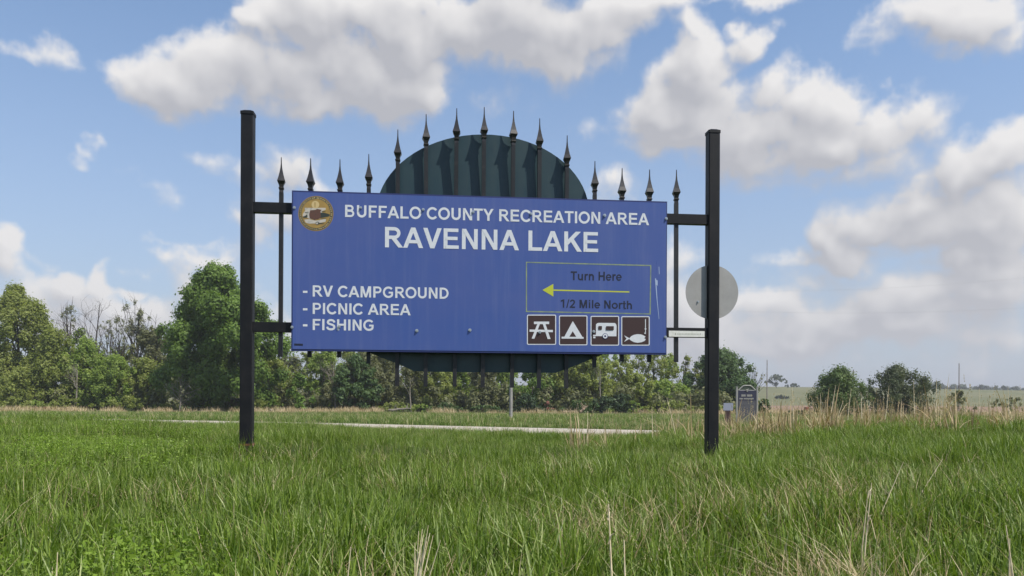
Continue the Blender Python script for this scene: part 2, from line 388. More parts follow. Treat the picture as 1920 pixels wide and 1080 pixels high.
# gravel road crossing behind the sign
rc = [(-140, 112), (-80, 81), (-27, 54.5), (1, 40), (10, 35), (20, 29.5), (42, 17), (70, -2)]
def road():
    pts = []
    for i in range(len(rc) - 1):
        for k in range(14):
            t = k / 14; pts.append(Vector((rc[i][0] * (1 - t) + rc[i + 1][0] * t, rc[i][1] * (1 - t) + rc[i + 1][1] * t)))
    b = MB(); w = 3.9; rows = []
    for i, p in enumerate(pts):
        d = (pts[min(i + 1, len(pts) - 1)] - pts[max(i - 1, 0)]).normalized(); nrm = Vector((-d.y, d.x))
        row = []
        for s, up in ((-1.12, -.10), (-1, .05), (-.5, .09), (0, .12), (.5, .09), (1, .05), (1.12, -.10)):
            q = p + nrm * s * w; row.append((q.x, q.y, H(q.x, q.y) + up))
        rows.append(row)
    for i in range(len(rows) - 1):
        for k in range(6): b.poly([rows[i][k], rows[i + 1][k], rows[i + 1][k + 1], rows[i][k + 1]])
    o = b.build('gravel_road', G_ROAD); tag(o, kind='structure')
road()

# ------------------------------------------------------------------ lettering
def arc(cx, cy, rx, ry, a0, a1, n=14):
    return [(cx + rx * math.cos(rad(a0 + (a1 - a0) * i / n)), cy + ry * math.sin(rad(a0 + (a1 - a0) * i / n))) for i in range(n + 1)]
def ribbon(pts, w, closed=False):
    P = [Vector(p) for p in pts]; n = len(P); Lf, Rt = [], []
    for i in range(n):
        a = P[i - 1] if (i > 0 or closed) else P[i]; c = P[(i + 1) % n] if (i < n - 1 or closed) else P[i]
        d1 = (P[i] - a); d2 = (c - P[i])
        if d1.length < 1e-6: d1 = d2
        if d2.length < 1e-6: d2 = d1
        d1 = d1.normalized(); d2 = d2.normalized(); t = (d1 + d2).normalized(); nn = Vector((-t.y, t.x))
        ww = w[i] if isinstance(w, (list, tuple)) else w
        k = ww / 2 / max(.5, nn.dot(Vector((-d1.y, d1.x))))
        Lf.append(P[i] + nn * k); Rt.append(P[i] - nn * k)
    q = []
    for i in range(n if closed else n - 1):
        j = (i + 1) % n; q.append([Rt[i], Rt[j], Lf[j], Lf[i]])
    return q
def R4(x0, x1, y0, y1): return [[(x0, y0), (x1, y0), (x1, y1), (x0, y1)]]
SV, SH = .195, .168
def glyph(c):
    """bold grotesque capitals, cap height 1 -> (list of strokes, advance)"""
    if c == 'A': return [[[(0, 0), (.215, 0), (.61, 1), (.40, 1)]], [[(.793, 0), (1.008, 0), (.61, 1), (.40, 1)]], [[(.2, .225), (.8, .225), (.74, .39), (.26, .39)]]], 1.008
    if c == 'B': return [R4(.10, .30, 0, 1), ribbon([(.2, .917), (.54, .917)] + arc(.54, .728, .20, .189, 90, -90, 10) + [(.2, .54)], .166), ribbon([(.2, .51), (.56, .51)] + arc(.56, .297, .24, .213, 90, -90, 10) + [(.2, .084)], .168)], 1.008
    if c == 'C': return [ribbon(arc(.545, .5, .405, .425, 38, 322, 26), .19)], 1.008
    if c == 'D': return [R4(.10, .30, 0, 1), ribbon([(.2, .915), (.44, .915)] + arc(.44, .5, .40, .415, 90, -90, 16) + [(.2, .085)], .178)], 1.008
    if c == 'E': return [R4(.10, .30, 0, 1), R4(.2, .85, .832, 1), R4(.2, .81, .43, .595), R4(.2, .87, 0, .168)], .931
    if c == 'F': return [R4(.10, .30, 0, 1), R4(.2, .79, .832, 1), R4(.2, .70, .415, .58)], .853
    if c == 'G': return [ribbon(arc(.56, .5, .42, .425, 42, 318, 24) + [(.89, .30), (.89, .50)], .185), R4(.58, .985, .385, .55)], 1.086
    if c == 'H': return [R4(.10, .30, 0, 1), R4(.71, .91, 0, 1), R4(.2, .8, .425, .60)], 1.008
    if c == 'I': return [R4(.095, .295, 0, 1)], .388
    if c == 'K': return [R4(.10, .30, 0, 1), [[(.25, .28), (.25, .55), (.70, 1), (.97, 1)]], [[(.40, .55), (.555, .69), (1.02, 0), (.77, 0)]]], 1.008
    if c == 'L': return [R4(.10, .30, 0, 1), R4(.2, .81, 0, .168)], .853
    if c == 'M': return [R4(.10, .285, 0, 1), R4(.878, 1.063, 0, 1), [[(.10, 1), (.36, 1), (.665, 0), (.50, 0)]], [[(.803, 1), (1.063, 1), (.663, 0), (.498, 0)]]], 1.163
    if c == 'N': return [R4(.10, .29, 0, 1), R4(.715, .905, 0, 1), [[(.10, 1), (.31, 1), (.905, 0), (.70, 0)]]], 1.008
    if c == 'O': return [ribbon(arc(.543, .5, .415, .425, 0, 350, 35), .19, True)], 1.086
    if c == 'P': return [R4(.10, .30, 0, 1), ribbon([(.2, .915), (.53, .915)] + arc(.53, .692, .235, .223, 90, -90, 10) + [(.2, .469)], .168)], .931
    if c == 'R': return [R4(.10, .30, 0, 1), ribbon([(.2, .915), (.56, .915)] + arc(.56, .705, .23, .21, 90, -90, 10) + [(.2, .495)], .168), [[(.40, .45), (.63, .49), (1.01, 0), (.77, 0)]]], 1.008
    if c == 'S': return [ribbon([(.80, .70), (.76, .81), (.66, .89), (.52, .92), (.37, .905), (.25, .84), (.205, .73), (.24, .635), (.34, .575), (.50, .53), (.65, .48), (.765, .40), (.79, .28), (.74, .16), (.62, .095), (.47, .08), (.31, .105), (.19, .19), (.145, .31)], .185)], .931
    if c == 'T': return [R4(.325, .53, 0, .9), R4(.03, .825, .832, 1)], .853
    if c == 'U': return [ribbon([(.198, 1), (.198, .36)] + arc(.504, .36, .306, .272, 180, 360, 12) + [(.81, 1)], .195)], 1.008
    if c == 'V': return [[[(0, 1), (.218, 1), (.57, 0), (.36, 0)]], [[(.713, 1), (.93, 1), (.57, 0), (.36, 0)]]], .931
    if c == 'Y': return [[[(0, 1), (.235, 1), (.568, .42), (.363, .42)]], [[(.696, 1), (.93, 1), (.568, .42), (.363, .42)]], R4(.363, .568, 0, .46)], .931
    if c == '-': return [R4(.06, .46, .27, .44)], .52
    if c == '1': return [R4(.34, .53, 0, 1), [[(.08, .70), (.08, .87), (.38, 1), (.40, .80)]]], .777
    if c == '2': return [ribbon([(.14, .72)] + arc(.385, .70, .235, .22, 165, -30, 10) + [(.47, .42), (.24, .20), (.16, .09)], .18), R4(.05, .71, 0, .168)], .777
    if c == '/': return [[[(-.01, -.02), (.13, -.02), (.39, 1.02), (.25, 1.02)]]], .388
    if c == 'u': return [ribbon([(.19, .725), (.19, .30)] + arc(.42, .30, .23, .215, 180, 360, 10) + [(.65, .4)], .185), R4(.57, .76, 0, .725)], .853
    if c == 'r': return [R4(.09, .28, 0, .725), ribbon([(.19, .42)] + arc(.42, .42, .235, .235, 180, 85, 6) + [(.52, .655)], .18)], .543
    if c == 'n': return [R4(.09, .28, 0, .725), ribbon([(.2, .42)] + arc(.43, .42, .23, .225, 180, 0, 10) + [(.66, 0)], .188)], .853
    if c == 'h': return [R4(.09, .28, 0, 1), ribbon([(.2, .42)] + arc(.43, .42, .23, .225, 180, 0, 10) + [(.66, 0)], .188)], .853
    if c == 'e': return [ribbon(arc(.39, .36, .28, .29, -40, -360, 22), .17), R4(.16, .74, .30, .42)], .777
    if c == 'o': return [ribbon(arc(.427, .36, .30, .29, 0, 348, 28), .18, True)], .853
    if c == 'i': return [R4(.10, .29, 0, .725), R4(.10, .29, .82, 1)], .388
    if c == 'l': return [R4(.10, .29, 0, 1)], .388
    if c == 't': return [R4(.12, .31, .09, .96), R4(.01, .44, .585, .725), R4(.18, .45, .0, .15)], .465
    return [], .388

# ------------------------------------------------------------------ the sign
TH = rad(5.66)
uvec = Vector((math.cos(TH), math.sin(TH), 0)); nvec = Vector((math.sin(TH), -math.cos(TH), 0))   # nvec looks at the camera
O3 = Vector((0, 0, 0)); r0 = ray(547, 357); WF = .058                                               # front face of the panel in front of the post plane
pA = r0 * 5.06
base = pA - nvec * WF                 # a point of the post plane
rl = ray(465, 835)
def onp(px, py, w=0.0):
    """pixel -> local (u, v) on the plane w metres in front of the post plane"""
    r = ray(px, py); q = base + nvec * w
    t = q.dot(nvec) / r.dot(nvec); P = r * t
    return (P - base).dot(uvec), P.z
u0 = onp(464, 700)[0]
org = base + uvec * u0
gz = H(org.x, org.y)
org.z = gz
def on(px, py, w=0.0):
    a, z = onp(px, py, w); return a - u0, z - gz
# local frame: x = along the sign, y = away from the camera, z = up
sign = thing('recreation_sign', 'large blue recreation area sign between two black posts with spear topped pickets', 'sign', tuple(org), TH)
YW = lambda w: -w
S0 = 1 / 295.0

def post(px, top, mirror):
    hw = .0385
    u, v = on(px, top + 5); b = MB()
    b.box(u - hw, u + hw, -hw, hw, -.35, v, bev=.006)
    p = b.build('post', BLACK, sign)
    c = MB(); c.box(u - hw - .003, u + hw + .003, -hw - .003, hw + .003, v, v + .018, bev=.005)
    c.prism([(u - hw, -hw), (u + hw, -hw), (u + hw, hw), (u - hw, hw)], v + .018, v + .030, taper=.5)
    c.build('post_cap', BLACK, p)
    return p, u
pl, uL = post(465.5, 212, 1)
pr, uR = post(1336.5, 247, -1)
vb = on(464, 832)[1]
b = MB()
b.box(uL - .0415, uL + .0415, -.0415, .0415, vb - .010, vb + .002); 
b.build('rust_band', RUST, pl)
b = MB(); b.box(uL - .0400, uL + .0400, -.0400, .0400, 0, vb - .011); b.build('post_sleeve', mat('rusted_black', (.03, .018, .016), .8, noise=(30, (.012, .012, .014), .4, .6)), pl)

# rails
def rail(y0, y1):
    (_, va), (_, vc) = on(513, y0), on(513, y1); b = MB()
    b.box(uL + .0386, uR - .0386, -.0245, .0245, vc, va); return b.build('rail', BLACK, sign), va, vc
r1, ra1, ra0 = rail(381, 400)
r2, rb1, rb0 = rail(604.5, 623)
# the sticker on the right end of the lower rail
a, c_ = on(1254, 620, .025), on(1321, 632, .025)
b = MB(); b.poly([(a[0], -.0265, c_[1]), (c_[0], -.0265, c_[1]), (c_[0], -.0265, a[1]), (a[0], -.0265, a[1])])
st = b.build('sticker', STICK, r2)
b = MB()
rg = random.Random(4)
hgt = a[1] - c_[1]; ww = c_[0] - a[0]
b.poly([(a[0] + ww * .17, -.0275, c_[1] + hgt * .3), (a[0] + ww * .20, -.0275, c_[1] + hgt * .3), (a[0] + ww * .20, -.0275, c_[1] + hgt * .65), (a[0] + ww * .17, -.0275, c_[1] + hgt * .65)])
for i in range(16):
    x = a[0] + ww * (.24 + i * .042); b.poly([(x, -.0275, c_[1] + hgt * .38), (x + ww * .022, -.0275, c_[1] + hgt * .38), (x + ww * .022, -.0275, c_[1] + hgt * rg.uniform(.5, .62)), (x, -.0275, c_[1] + hgt * .6)])
b.build('faded_marks', mat('faded_ink', (.42, .42, .36), .6), st)

# pickets: (column at top, tip row, column at the foot, foot row)
PK = [(527.5, 295, 526, 669), (582.5, 297, 580.5, 670), (637.5, 299, 636, 670), (691.5, 289, 691, 682), (746, 243, 744.5, 724), (799, 214, 798, 725),
      (856.5, 203, 852.5, 725), (908, 201, 905, 726), (963, 208, 960, 727), (1012, 222, 1010.5, 728), (1063.5, 254, 1061.5, 728), (1115.5, 302, 1114, 689),
      (1166.5, 315.5, 1165.5, 678), (1218, 318, 1217, 679), (1268.5, 318.5, 1267.5, 679)]
fin_prof = [(0, .7), (12, 1.0), (20, 1.7), (29, 3.3), (37, 5.0), (45, 7.3), (48, 6.0), (50.5, 4.7), (56, 3.7), (57.5, 5.0), (59.5, 4.6), (61, 3.6), (66, 3.8)]
LEAN = {746: .014, 799: .015, 856.5: .040, 908: .030, 963: .030, 1012: .018, 1063.5: .017}
mm = S0
for (px, ty, fx, fy) in PK:
    le = LEAN.get(px, .008)
    ut, vt = on(px, ty, le); uf, vf = on(fx, fy)
    dz = 66 * mm; hw = .0127; top = vt - dz; vm = on(905, 380)[1]
    def at(z):
        t = (z - vf) / (vt - vf); return uf + (ut - uf) * t, -le * max(0, (z - vm) / (vt - vm))
    b = MB(); zs = [vf, vm, top] if top > vm + .01 else [vf, top]
    for z in zs:
        u_, y_ = at(z); b.v += [(u_ + x, y_ + y, z) for x, y in ((-hw, -hw), (hw, -hw), (hw, hw), (-hw, hw))]
    for k in range(len(zs) - 1):
        for i in range(4):
            j = (i + 1) % 4; b.f.append((k * 4 + i, k * 4 + j, k * 4 + 4 + j, k * 4 + 4 + i)); b.m.append(0)
    n4 = (len(zs) - 1) * 4
    b.f.append((3, 2, 1, 0)); b.m.append(0); b.f.append((n4, n4 + 1, n4 + 2, n4 + 3)); b.m.append(0)
    pk = b.build('picket', PICK, sign)
    f = MB(); rg = random.Random(int(px)); tw = rg.uniform(-.12, .12)
    for i, (d, r) in enumerate(fin_prof):
        rr = r * mm; z = vt - d * mm; u_, y_ = at(z); c_, s_ = math.cos(tw), math.sin(tw)
        f.v += [(u_ + (x * c_ - y * s_) * rr, y_ + (x * s_ + y * c_) * rr, z) for x, y in ((-1, -1), (1, -1), (1, 1), (-1, 1))]
    for i in range(len(fin_prof) - 1):
        for k in range(4):
            k2 = (k + 1) % 4; f.f.append((i * 4 + k, i * 4 + 4 + k, i * 4 + 4 + k2, i * 4 + k2)); f.m.append(0)
    f.f.append((0, 1, 2, 3)); f.m.append(0)
    f.build('finial', FIN, pk)

# dark green oval sheet behind the pickets
WO = -.031
prof = [(905 + 200 * math.cos(rad(t)), 401 - 149 * math.sin(rad(t))) for t in range(0, 181, 5)]
prof += [(668, 480), (660, 560), (673, 625), (690, 660), (716, 671), (748, 683), (776, 695.5), (800, 697), (1000, 699), (1042, 699), (1075, 687), (1130, 665), (1148, 600), (1146, 520), (1130, 450)]
loc = [on(x, y, WO) for x, y in prof]
b = MB(); n = len(loc)
b.poly([(x, -WO, z) for x, z in loc][::-1]); b.poly([(x, -WO + .004, z) for x, z in loc])
for i in range(n):
    j = (i + 1) % n; b.poly([(loc[i][0], -WO, loc[i][1]), (loc[j][0], -WO, loc[j][1]), (loc[j][0], -WO + .004, loc[j][1]), (loc[i][0], -WO + .004, loc[i][1])])
ov = b.build('oval_sheet', GREEN, sign)
ov['label'] = 'dark green oval sheet standing behind the pickets'
for x in (780, 905, 1035):      # the flats that carry the oval on the rails
    uu = on(x, 500, WO)[0]
    for (va, vc) in ((ra1, ra0), (rb1, rb0)):
        b = MB(); b.box(uu - .02, uu + .02, .0246, .0309, vc + .01, va - .01); b.build('sheet_bracket', BLACK, sign)

# blue panel
c00, c10, c11, c01 = on(546, 658.5, WF), on(1249.5, 664.5, WF), on(1251.5, 377.5, WF), on(547, 357, WF)
ux0, ux1 = (c00[0] + c01[0]) / 2, (c10[0] + c11[0]) / 2; vz0, vz1 = (c00[1] + c10[1]) / 2, (c01[1] + c11[1]) / 2
b = MB(); b.box(ux0, ux1, -WF + .002, -.0255, vz0, vz1)
panel = b.build('panel', NAVY, sign)
e = .013
b = MB(); 
b.box(ux0 + .008, ux1 - .006, -WF - .0005, -WF + .0015, vz0 + .012, vz1 - .010)
face = b.build('panel_face', BLUE, panel)
YF = -WF - .0005
_layer = [0]
def yl(k=1): return YF - .0004 * k
def pp(px, py, k=1):
    u, v = on(px, py, -YF); return (u, yl(k), v)
def text(txt, xl, xr, yl0, yr0, ytl, m, track=0.0):
    """txt fitted between two columns; base rows at both ends, top row at the left end"""
    uL_, vL_ = on(xl, yl0, -YF); uR_, vR_ = on(xr, yr0, -YF); vT = on(xl, ytl, -YF)[1]
    x = 0; items = []
    for ch in txt:
        g, adv = glyph(ch); items.append((x, g)); x += adv + track
    allx = [x0 + p[0] for x0, g in items for st in g for q in st for p in q]
    mn, mxx = min(allx), max(allx); sx = (uR_ - uL_) / (mxx - mn); sy = vT - vL_; sl = (vR_ - vL_) / (mxx - mn)
    b = MB()
    for x0, g in items:
        for k, st in enumerate(g):
            for q in st:
                b.poly([(uL_ + (x0 + p[0] - mn) * sx, YF - .0005 - .0004 * k, vL_ + sl * (x0 + p[0] - mn) + p[1] * sy) for p in q])
    return b.build('lettering', m, panel)
text('BUFFALO COUNTY RECREATION AREA', 647, 1217, 406.8, 422.3, 384, WHITE)
text('RAVENNA LAKE', 721.8, 1121.5, 463.6, 472.8, 425.3, WHITE)
for (t, xr, y0, y1, yt) in (('RV CAMPGROUND', 841, 556, 560.3, 535), ('PICNIC AREA', 770, 588.7, 591.2, 567.8), ('FISHING', 700.5, 618.8, 620.2, 598)):
    text(t, 586.3, xr, y0, y1, yt, WHITE)
    b = MB(); d = (y1 - y0) / (xr - 586) * 18; ym = y0 - 9 
    b.poly([pp(568, ym + 2.2), pp(576.5, ym + 2.2), pp(576.5, ym - 1.8), pp(568, ym - 1.8)]); b.build('lettering', WHITE, panel)
text('Turn Here', 1070, 1165.7, 525.4, 526.6, 508.7, DARKT)
text('1/2 Mile North', 1051.3, 1185, 576.8, 579.6, 561.2, DARKT)
def frame(q, t, m, name='border_line', k=1):
    """q four pixel corners tl,tr,br,bl"""
    cx = sum(p[0] for p in q) / 4; cy = sum(p[1] for p in q) / 4
    inn = [(p[0] + (t if p[0] < cx else -t), p[1] + (t if p[1] < cy else -t)) for p in q]
    b = MB()
    for i in range(4):
        j = (i + 1) % 4; b.poly([pp(*q[i], k), pp(*inn[i], k), pp(*inn[j], k), pp(*q[j], k)])
    return b.build(name, m, panel)
frame([(986, 490.7), (1221.3, 496.8), (1220, 589.8), (986, 585)], 2.2, LIME)
b = MB(); b.poly([pp(1036, 545.2), pp(1180, 548.6), pp(1180, 546.2), pp(1036, 542.7)]); b.poly([pp(1017, 543.8, 2), pp(1037.5, 556, 2), pp(1037.5, 532.3, 2)])
b.build('arrow', YEL, panel)

def Z(X, Y, k): return pp(980 + X / 6.857, 580 + Y / 6.857, k)
def rrect(x0, x1, y0, y1, r, n=4):
    pts = []
    for (cx, cy, a) in ((x1 - r, y0 + r, -90), (x1 - r, y1 - r, 0), (x0 + r, y1 - r, 90), (x0 + r, y0 + r, 180)):
        pts += [(cx + r * math.cos(rad(a + 90 * i / n)), cy + r * math.sin(rad(a + 90 * i / n))) for i in range(n + 1)]
    return pts
def picto(x0, x1, y0, y1, shapes, lab):
    b = MB()
    sh = (y1 - y0)
    def add(pts, k, mi): b.poly([Z(x, y, k) for x, y in pts][::-1], mi)
    add(rrect(x0, x1, y0, y1, 18), 1, 1); add(rrect(x0 + 12, x1 - 12, y0 + 12, y1 - 12, 8), 2, 0)
    for i, (pts, mi) in enumerate(shapes):
        ar = sum(pts[a][0] * pts[(a + 1) % len(pts)][1] - pts[(a + 1) % len(pts)][0] * pts[a][1] for a in range(len(pts)))
        if ar < 0: pts = pts[::-1]
        add(pts, 3 + i, mi)
    o = b.build('pictogram', [BROWN, WHITE, NAVY], panel); o['label'] = lab
def circ(cx, cy, r, n=16, ry=None): return [(cx + r * math.cos(2 * math.pi * i / n), cy + (ry or r) * math.sin(2 * math.pi * i / n)) for i in range(n)]
picto(55, 430, 68, 456, [
    ([(145, 158), (340, 158), (340, 190), (145, 190)], 1), ([(88, 260), (388, 265), (388, 294), (88, 288)], 1),
    ([(188, 188), (222, 188), (150, 378), (115, 376)], 1), ([(258, 188), (292, 188), (358, 382), (320, 382)], 1)], 'brown picnic table pictogram square')
picto(467, 833, 78, 462, [
    ([(645, 152), (668, 190), (768, 356), (535, 354), (625, 186)], 1), ([(500, 352), (783, 355), (783, 378), (500, 376)], 1),
    ([(643, 282), (688, 353), (600, 352)], 0)], 'brown tent pictogram square')
picto(873, 1240, 84, 466, [
    ([(942, 196), (958, 178), (980, 174), (1180, 176), (1200, 188), (1207, 215), (1205, 347), (942, 344)], 1),
    ([(905, 328), (950, 328), (950, 344), (905, 344)], 1), (circ(916, 285, 16), 1), ([(906, 350), (934, 350), (934, 372), (906, 372)], 1),
    (circ(1060, 345, 37), 2), (circ(1060, 345, 30), 1), (circ(1060, 345, 13), 2),
    ([(972, 215), (1018, 215), (1018, 262), (972, 262)], 0), ([(1070, 217), (1170, 217), (1170, 267), (1070, 267)], 0)], 'brown camping trailer pictogram square')
picto(1268, 1633, 88, 466, [
    ([(1375, 368), (1395, 346), (1430, 328), (1475, 319), (1520, 322), (1555, 335), (1580, 352), (1560, 372), (1582, 382), (1570, 405), (1530, 422), (1480, 430), (1430, 422), (1395, 404), (1375, 388)], 1),
    ([(1380, 376), (1302, 334), (1335, 376), (1302, 418)], 1),
    ([(1573, 125), (1583, 125), (1583, 240), (1573, 240)], 1), (circ(1578, 252, 11), 1), ([(1573, 262), (1582, 262), (1582, 316), (1573, 316)], 1),
    ([(1560, 300), (1566, 300), (1576, 312), (1576, 320), (1564, 314)], 1)], 'brown fish and hook pictogram square')

# county seal
def seal():
    b = MB(); cx, cy = 592.3, 400.4
    def add(pts, k, mi):
        ar = sum(pts[a][0] * pts[(a + 1) % len(pts)][1] - pts[(a + 1) % len(pts)][0] * pts[a][1] for a in range(len(pts)))
        if ar > 0: pts = pts[::-1]
        b.poly([pp(x, y, k) for x, y in pts], mi)
    add(circ(cx, cy, 33.0, 48), 1, 0); add(circ(cx, cy, 31.6, 48), 2, 1)
    rg = random.Random(2)
    for i in range(46):
        a = 2 * math.pi * i / 46 + rg.uniform(-.02, .02); r0_, r1_ = 28.2 + rg.uniform(0, .6), 30.6 - rg.uniform(0, .5); w = .035
        add([(cx + r0_ * math.cos(a - w), cy + r0_ * math.sin(a - w)), (cx + r0_ * math.cos(a + w), cy + r0_ * math.sin(a + w)), (cx + r1_ * math.cos(a + w), cy + r1_ * math.sin(a + w)), (cx + r1_ * math.cos(a - w), cy + r1_ * math.sin(a - w))], 3, 2)
    add(circ(cx, cy, 27.3, 48), 3, 0)
    T = lambda L_: [(540 + x / 10.8, 350 + y / 10.8) for x, y in L_]
    add(T(circ(555, 365, 78)), 4, 2); add(T([(535, 320), (560, 320), (556, 420), (540, 420)]), 5, 0)
    add(T([(335, 430), (760, 430), (765, 470), (700, 490), (690, 520), (700, 560), (640, 650), (430, 650), (380, 620), (300, 620), (300, 560), (350, 480)]), 4, 3)
    add(T([(650, 530), (720, 525), (845, 560), (845, 600), (720, 625), (640, 640)]), 5, 1)
    add(T([(300, 608), (350, 590), (385, 560), (400, 600), (380, 630), (300, 628)]), 5, 1)
    add(T([(330, 665), (430, 660), (560, 690), (770, 650), (765, 710), (600, 745), (430, 750), (360, 730)]), 5, 3)
    add(T([(450, 480), (560, 470), (590, 450), (680, 470), (660, 500), (665, 630), (600, 665), (560, 660), (540, 690), (520, 660), (440, 640), (430, 560)]), 6, 4)
    add(T([(560, 720), (600, 712), (650, 740), (725, 742), (725, 752), (640, 756), (600, 780), (565, 760)]), 6, 1)
    add(T(circ(590, 745, 20)), 7, 3)
    for (x, y) in ((480, 520), (520, 500), (600, 520), (560, 560)): add(T(circ(x, y, 8, 6)), 7, 1)
    for (x0, x1, y) in ((680, 760, 500), (670, 770, 650), (340, 420, 520)): add(T([(x0, y), (x1, y - 6), (x1, y + 4), (x0, y + 10)]), 6, 1)
    o = b.build('seal', [GOLD, INK, GOLDL, CREAM, CHOC], panel); o['label'] = 'round gold and dark green county seal'
seal()
# screws through the sheet, small sticker, scratch
bm_ = MB(); bm_.tube([(0, 0, 0), (0, -.0015, 0)], [.0105, .0105], 12); bm_.tube([(0, -.0015, 0), (0, -.0075, 0)], [.0065, .006], 6)
bolt_me = bm_.mesh('bolt', [ZINC])
for (x, y, s) in [(552, 389.5, .9), (547.8, 613.5, .9), (636, 612.5, .9), (781.5, 620, 1), (881, 619, 1), (1247.5, 632, .9), (1249, 410, .9), (676.5, 389.5, .8), (793.5, 393, .9), (887, 397.5, .9), (995.5, 401, .9), (1133.5, 404, 1),
                  (1012, 623, .9), (1113, 621.5, .9)]:
    u, v = on(x, y, -YF); o = link('bolt', bolt_me, panel); o.location = (u, YF - .0035, v); o.scale = (s, 1, s); o.rotation_euler = (0, x * .7, 0)
b = MB(); b.poly([pp(551.5, 648), pp(568, 648.5), pp(568, 644.5), pp(551.5, 644)]); b.build('maker_sticker', DARKT, panel)
b = MB()
for q in ([(1228, 522), (1230, 522), (1232.6, 560), (1231.2, 560)], [(1231.2, 560), (1232.4, 560), (1236, 598), (1235.3, 598)], [(1229, 524), (1233, 526), (1233, 536), (1231, 534)], [(1235, 500), (1236, 500), (1236.6, 514), (1235.6, 514)]):
    b.poly([pp(x, y) for x, y in q][::-1])
b.build('scratch', mat('bare_scratch', (.34, .42, .60), .5), panel)
# round plate behind the right post
uP, vP = on(1334.8, 548, 0); rp = 50.2 / F * (org + uvec * uR).y * 1.012
b = MB(); yb = -.004
b.tube([(uP, yb, vP), (uP, yb + .003, vP)], [rp, rp], 56)
pt = b.build('round_plate', ALU, pr); pt['label'] = 'unpainted grey back of a round plate fixed behind the right post'
uq, vq = on(1308, 566, 0); o = link('bolt', bolt_me, pr); o.location = (uq, yb - .001, vq); o.scale = (.7, 1, .7)

# ------------------------------------------------------------------ trees
_T = 'first second third fourth fifth sixth seventh eighth ninth tenth eleventh twelfth thirteenth fourteenth fifteenth sixteenth seventeenth eighteenth nineteenth'.split()
def nth(i):
    if i < 19: return _T[i]
    return ('twentieth', 'thirtieth')[(i - 19) // 10] if (i + 1) % 10 == 0 else ('twenty', 'thirty')[(i + 1) // 10 - 2] + ' ' + _T[(i + 1) % 10 - 1]
LF = {
 'cotton': leafmat('cottonwood_leaf', (.080, .135, .024), (.135, .215, .042), (.215, .315, .080), .42, 0),
 'olive': leafmat('elm_leaf', (.155, .192, .046), (.245, .285, .078), (.355, .390, .140), .48, 0),
 'green': leafmat('box_elder_leaf', (0.144, 0.216, 0.038), (0.234, 0.318, 0.070), (0.336, 0.414, 0.126), .5, 0),
 'dark': leafmat('dark_tree_leaf', (0.043, 0.084, 0.026), (0.077, 0.130, 0.043), (0.126, 0.186, 0.066), .34, 0),
 'cedar': leafmat('cedar_leaf', (0.022, 0.041, 0.018), (0.038, 0.066, 0.026), (0.072, 0.108, 0.043), .15, 0),
 'grey': leafmat('sparse_grey_leaf', (0.165, 0.176, 0.099), (0.231, 0.237, 0.149), (0.308, 0.314, 0.209), .36, 0),
 'darkolive': leafmat('dark_olive_leaf', (0.111, 0.124, 0.058), (0.169, 0.179, 0.088), (0.260, 0.267, 0.143), .42, 0),
 'bush': leafmat('bush_leaf', (0.061, 0.101, 0.030), (0.108, 0.162, 0.049), (0.189, 0.250, 0.084), .3, 0),
 'bush2': leafmat('grey_bush_leaf', (0.061, 0.084, 0.041), (0.101, 0.124, 0.065), (0.169, 0.189, 0.108), .3, 0),
 'far': leafmat('far_tree_leaf', (.045, .062, .035), (.060, .080, .045), (.085, .105, .060), .2, 0),
 'red': leafmat('rust_brush_leaf', (.13, .045, .035), (.20, .075, .055), (.28, .14, .10), .1, 0),
}
def leaf_cloud(centres, radii, rng, per, size, flat=.8, shell=.45):
    """leaf faces spread through puffs; returns verts, quads, tint"""
    cnt = np.maximum(6, (per * radii ** 2)).astype(int)
    ix = np.repeat(np.arange(len(radii)), cnt); n = len(ix)
    d = rng.normal(size=(n, 3)); d /= np.linalg.norm(d, axis=1)[:, None]
    rr = (shell + (1 - shell) * rng.random(n)) * (1 + .30 * rng.normal(size=n))
    rr = np.where(rng.random(n) < .3, rng.random(n) ** .5, rr)
    wob = 1 + .35 * np.sin(d[:, 0] * 5 + ix) * np.sin(d[:, 1] * 4.3 + 2 * ix) * np.sin(d[:, 2] * 4.7 + 3 * ix); rr = rr * wob
    c = centres[ix] + d * (radii[ix] * rr)[:, None] * np.array([1, 1, flat])
    nrm = d * 1.25 + rng.normal(size=(n, 3)) * .5; nrm[:, 2] += .35; nrm /= np.linalg.norm(nrm, axis=1)[:, None]
    t = np.cross(nrm, rng.normal(size=(n, 3))); t /= np.linalg.norm(t, axis=1)[:, None] + 1e-9
    b = np.cross(nrm, t); s = size * (.55 + .9 * rng.random(n))[:, None]
    V = np.stack([c + t * s, c + b * s * .62, c - t * s, c - b * s * .62], 1).reshape(-1, 3)
    base = rng.random(len(radii))[ix] * .45 + .15
    tint = np.repeat(np.clip(base + rng.normal(size=n) * .11 + .1, 0, 1), 4)
    return V, np.arange(n * 4).reshape(-1, 4), tint

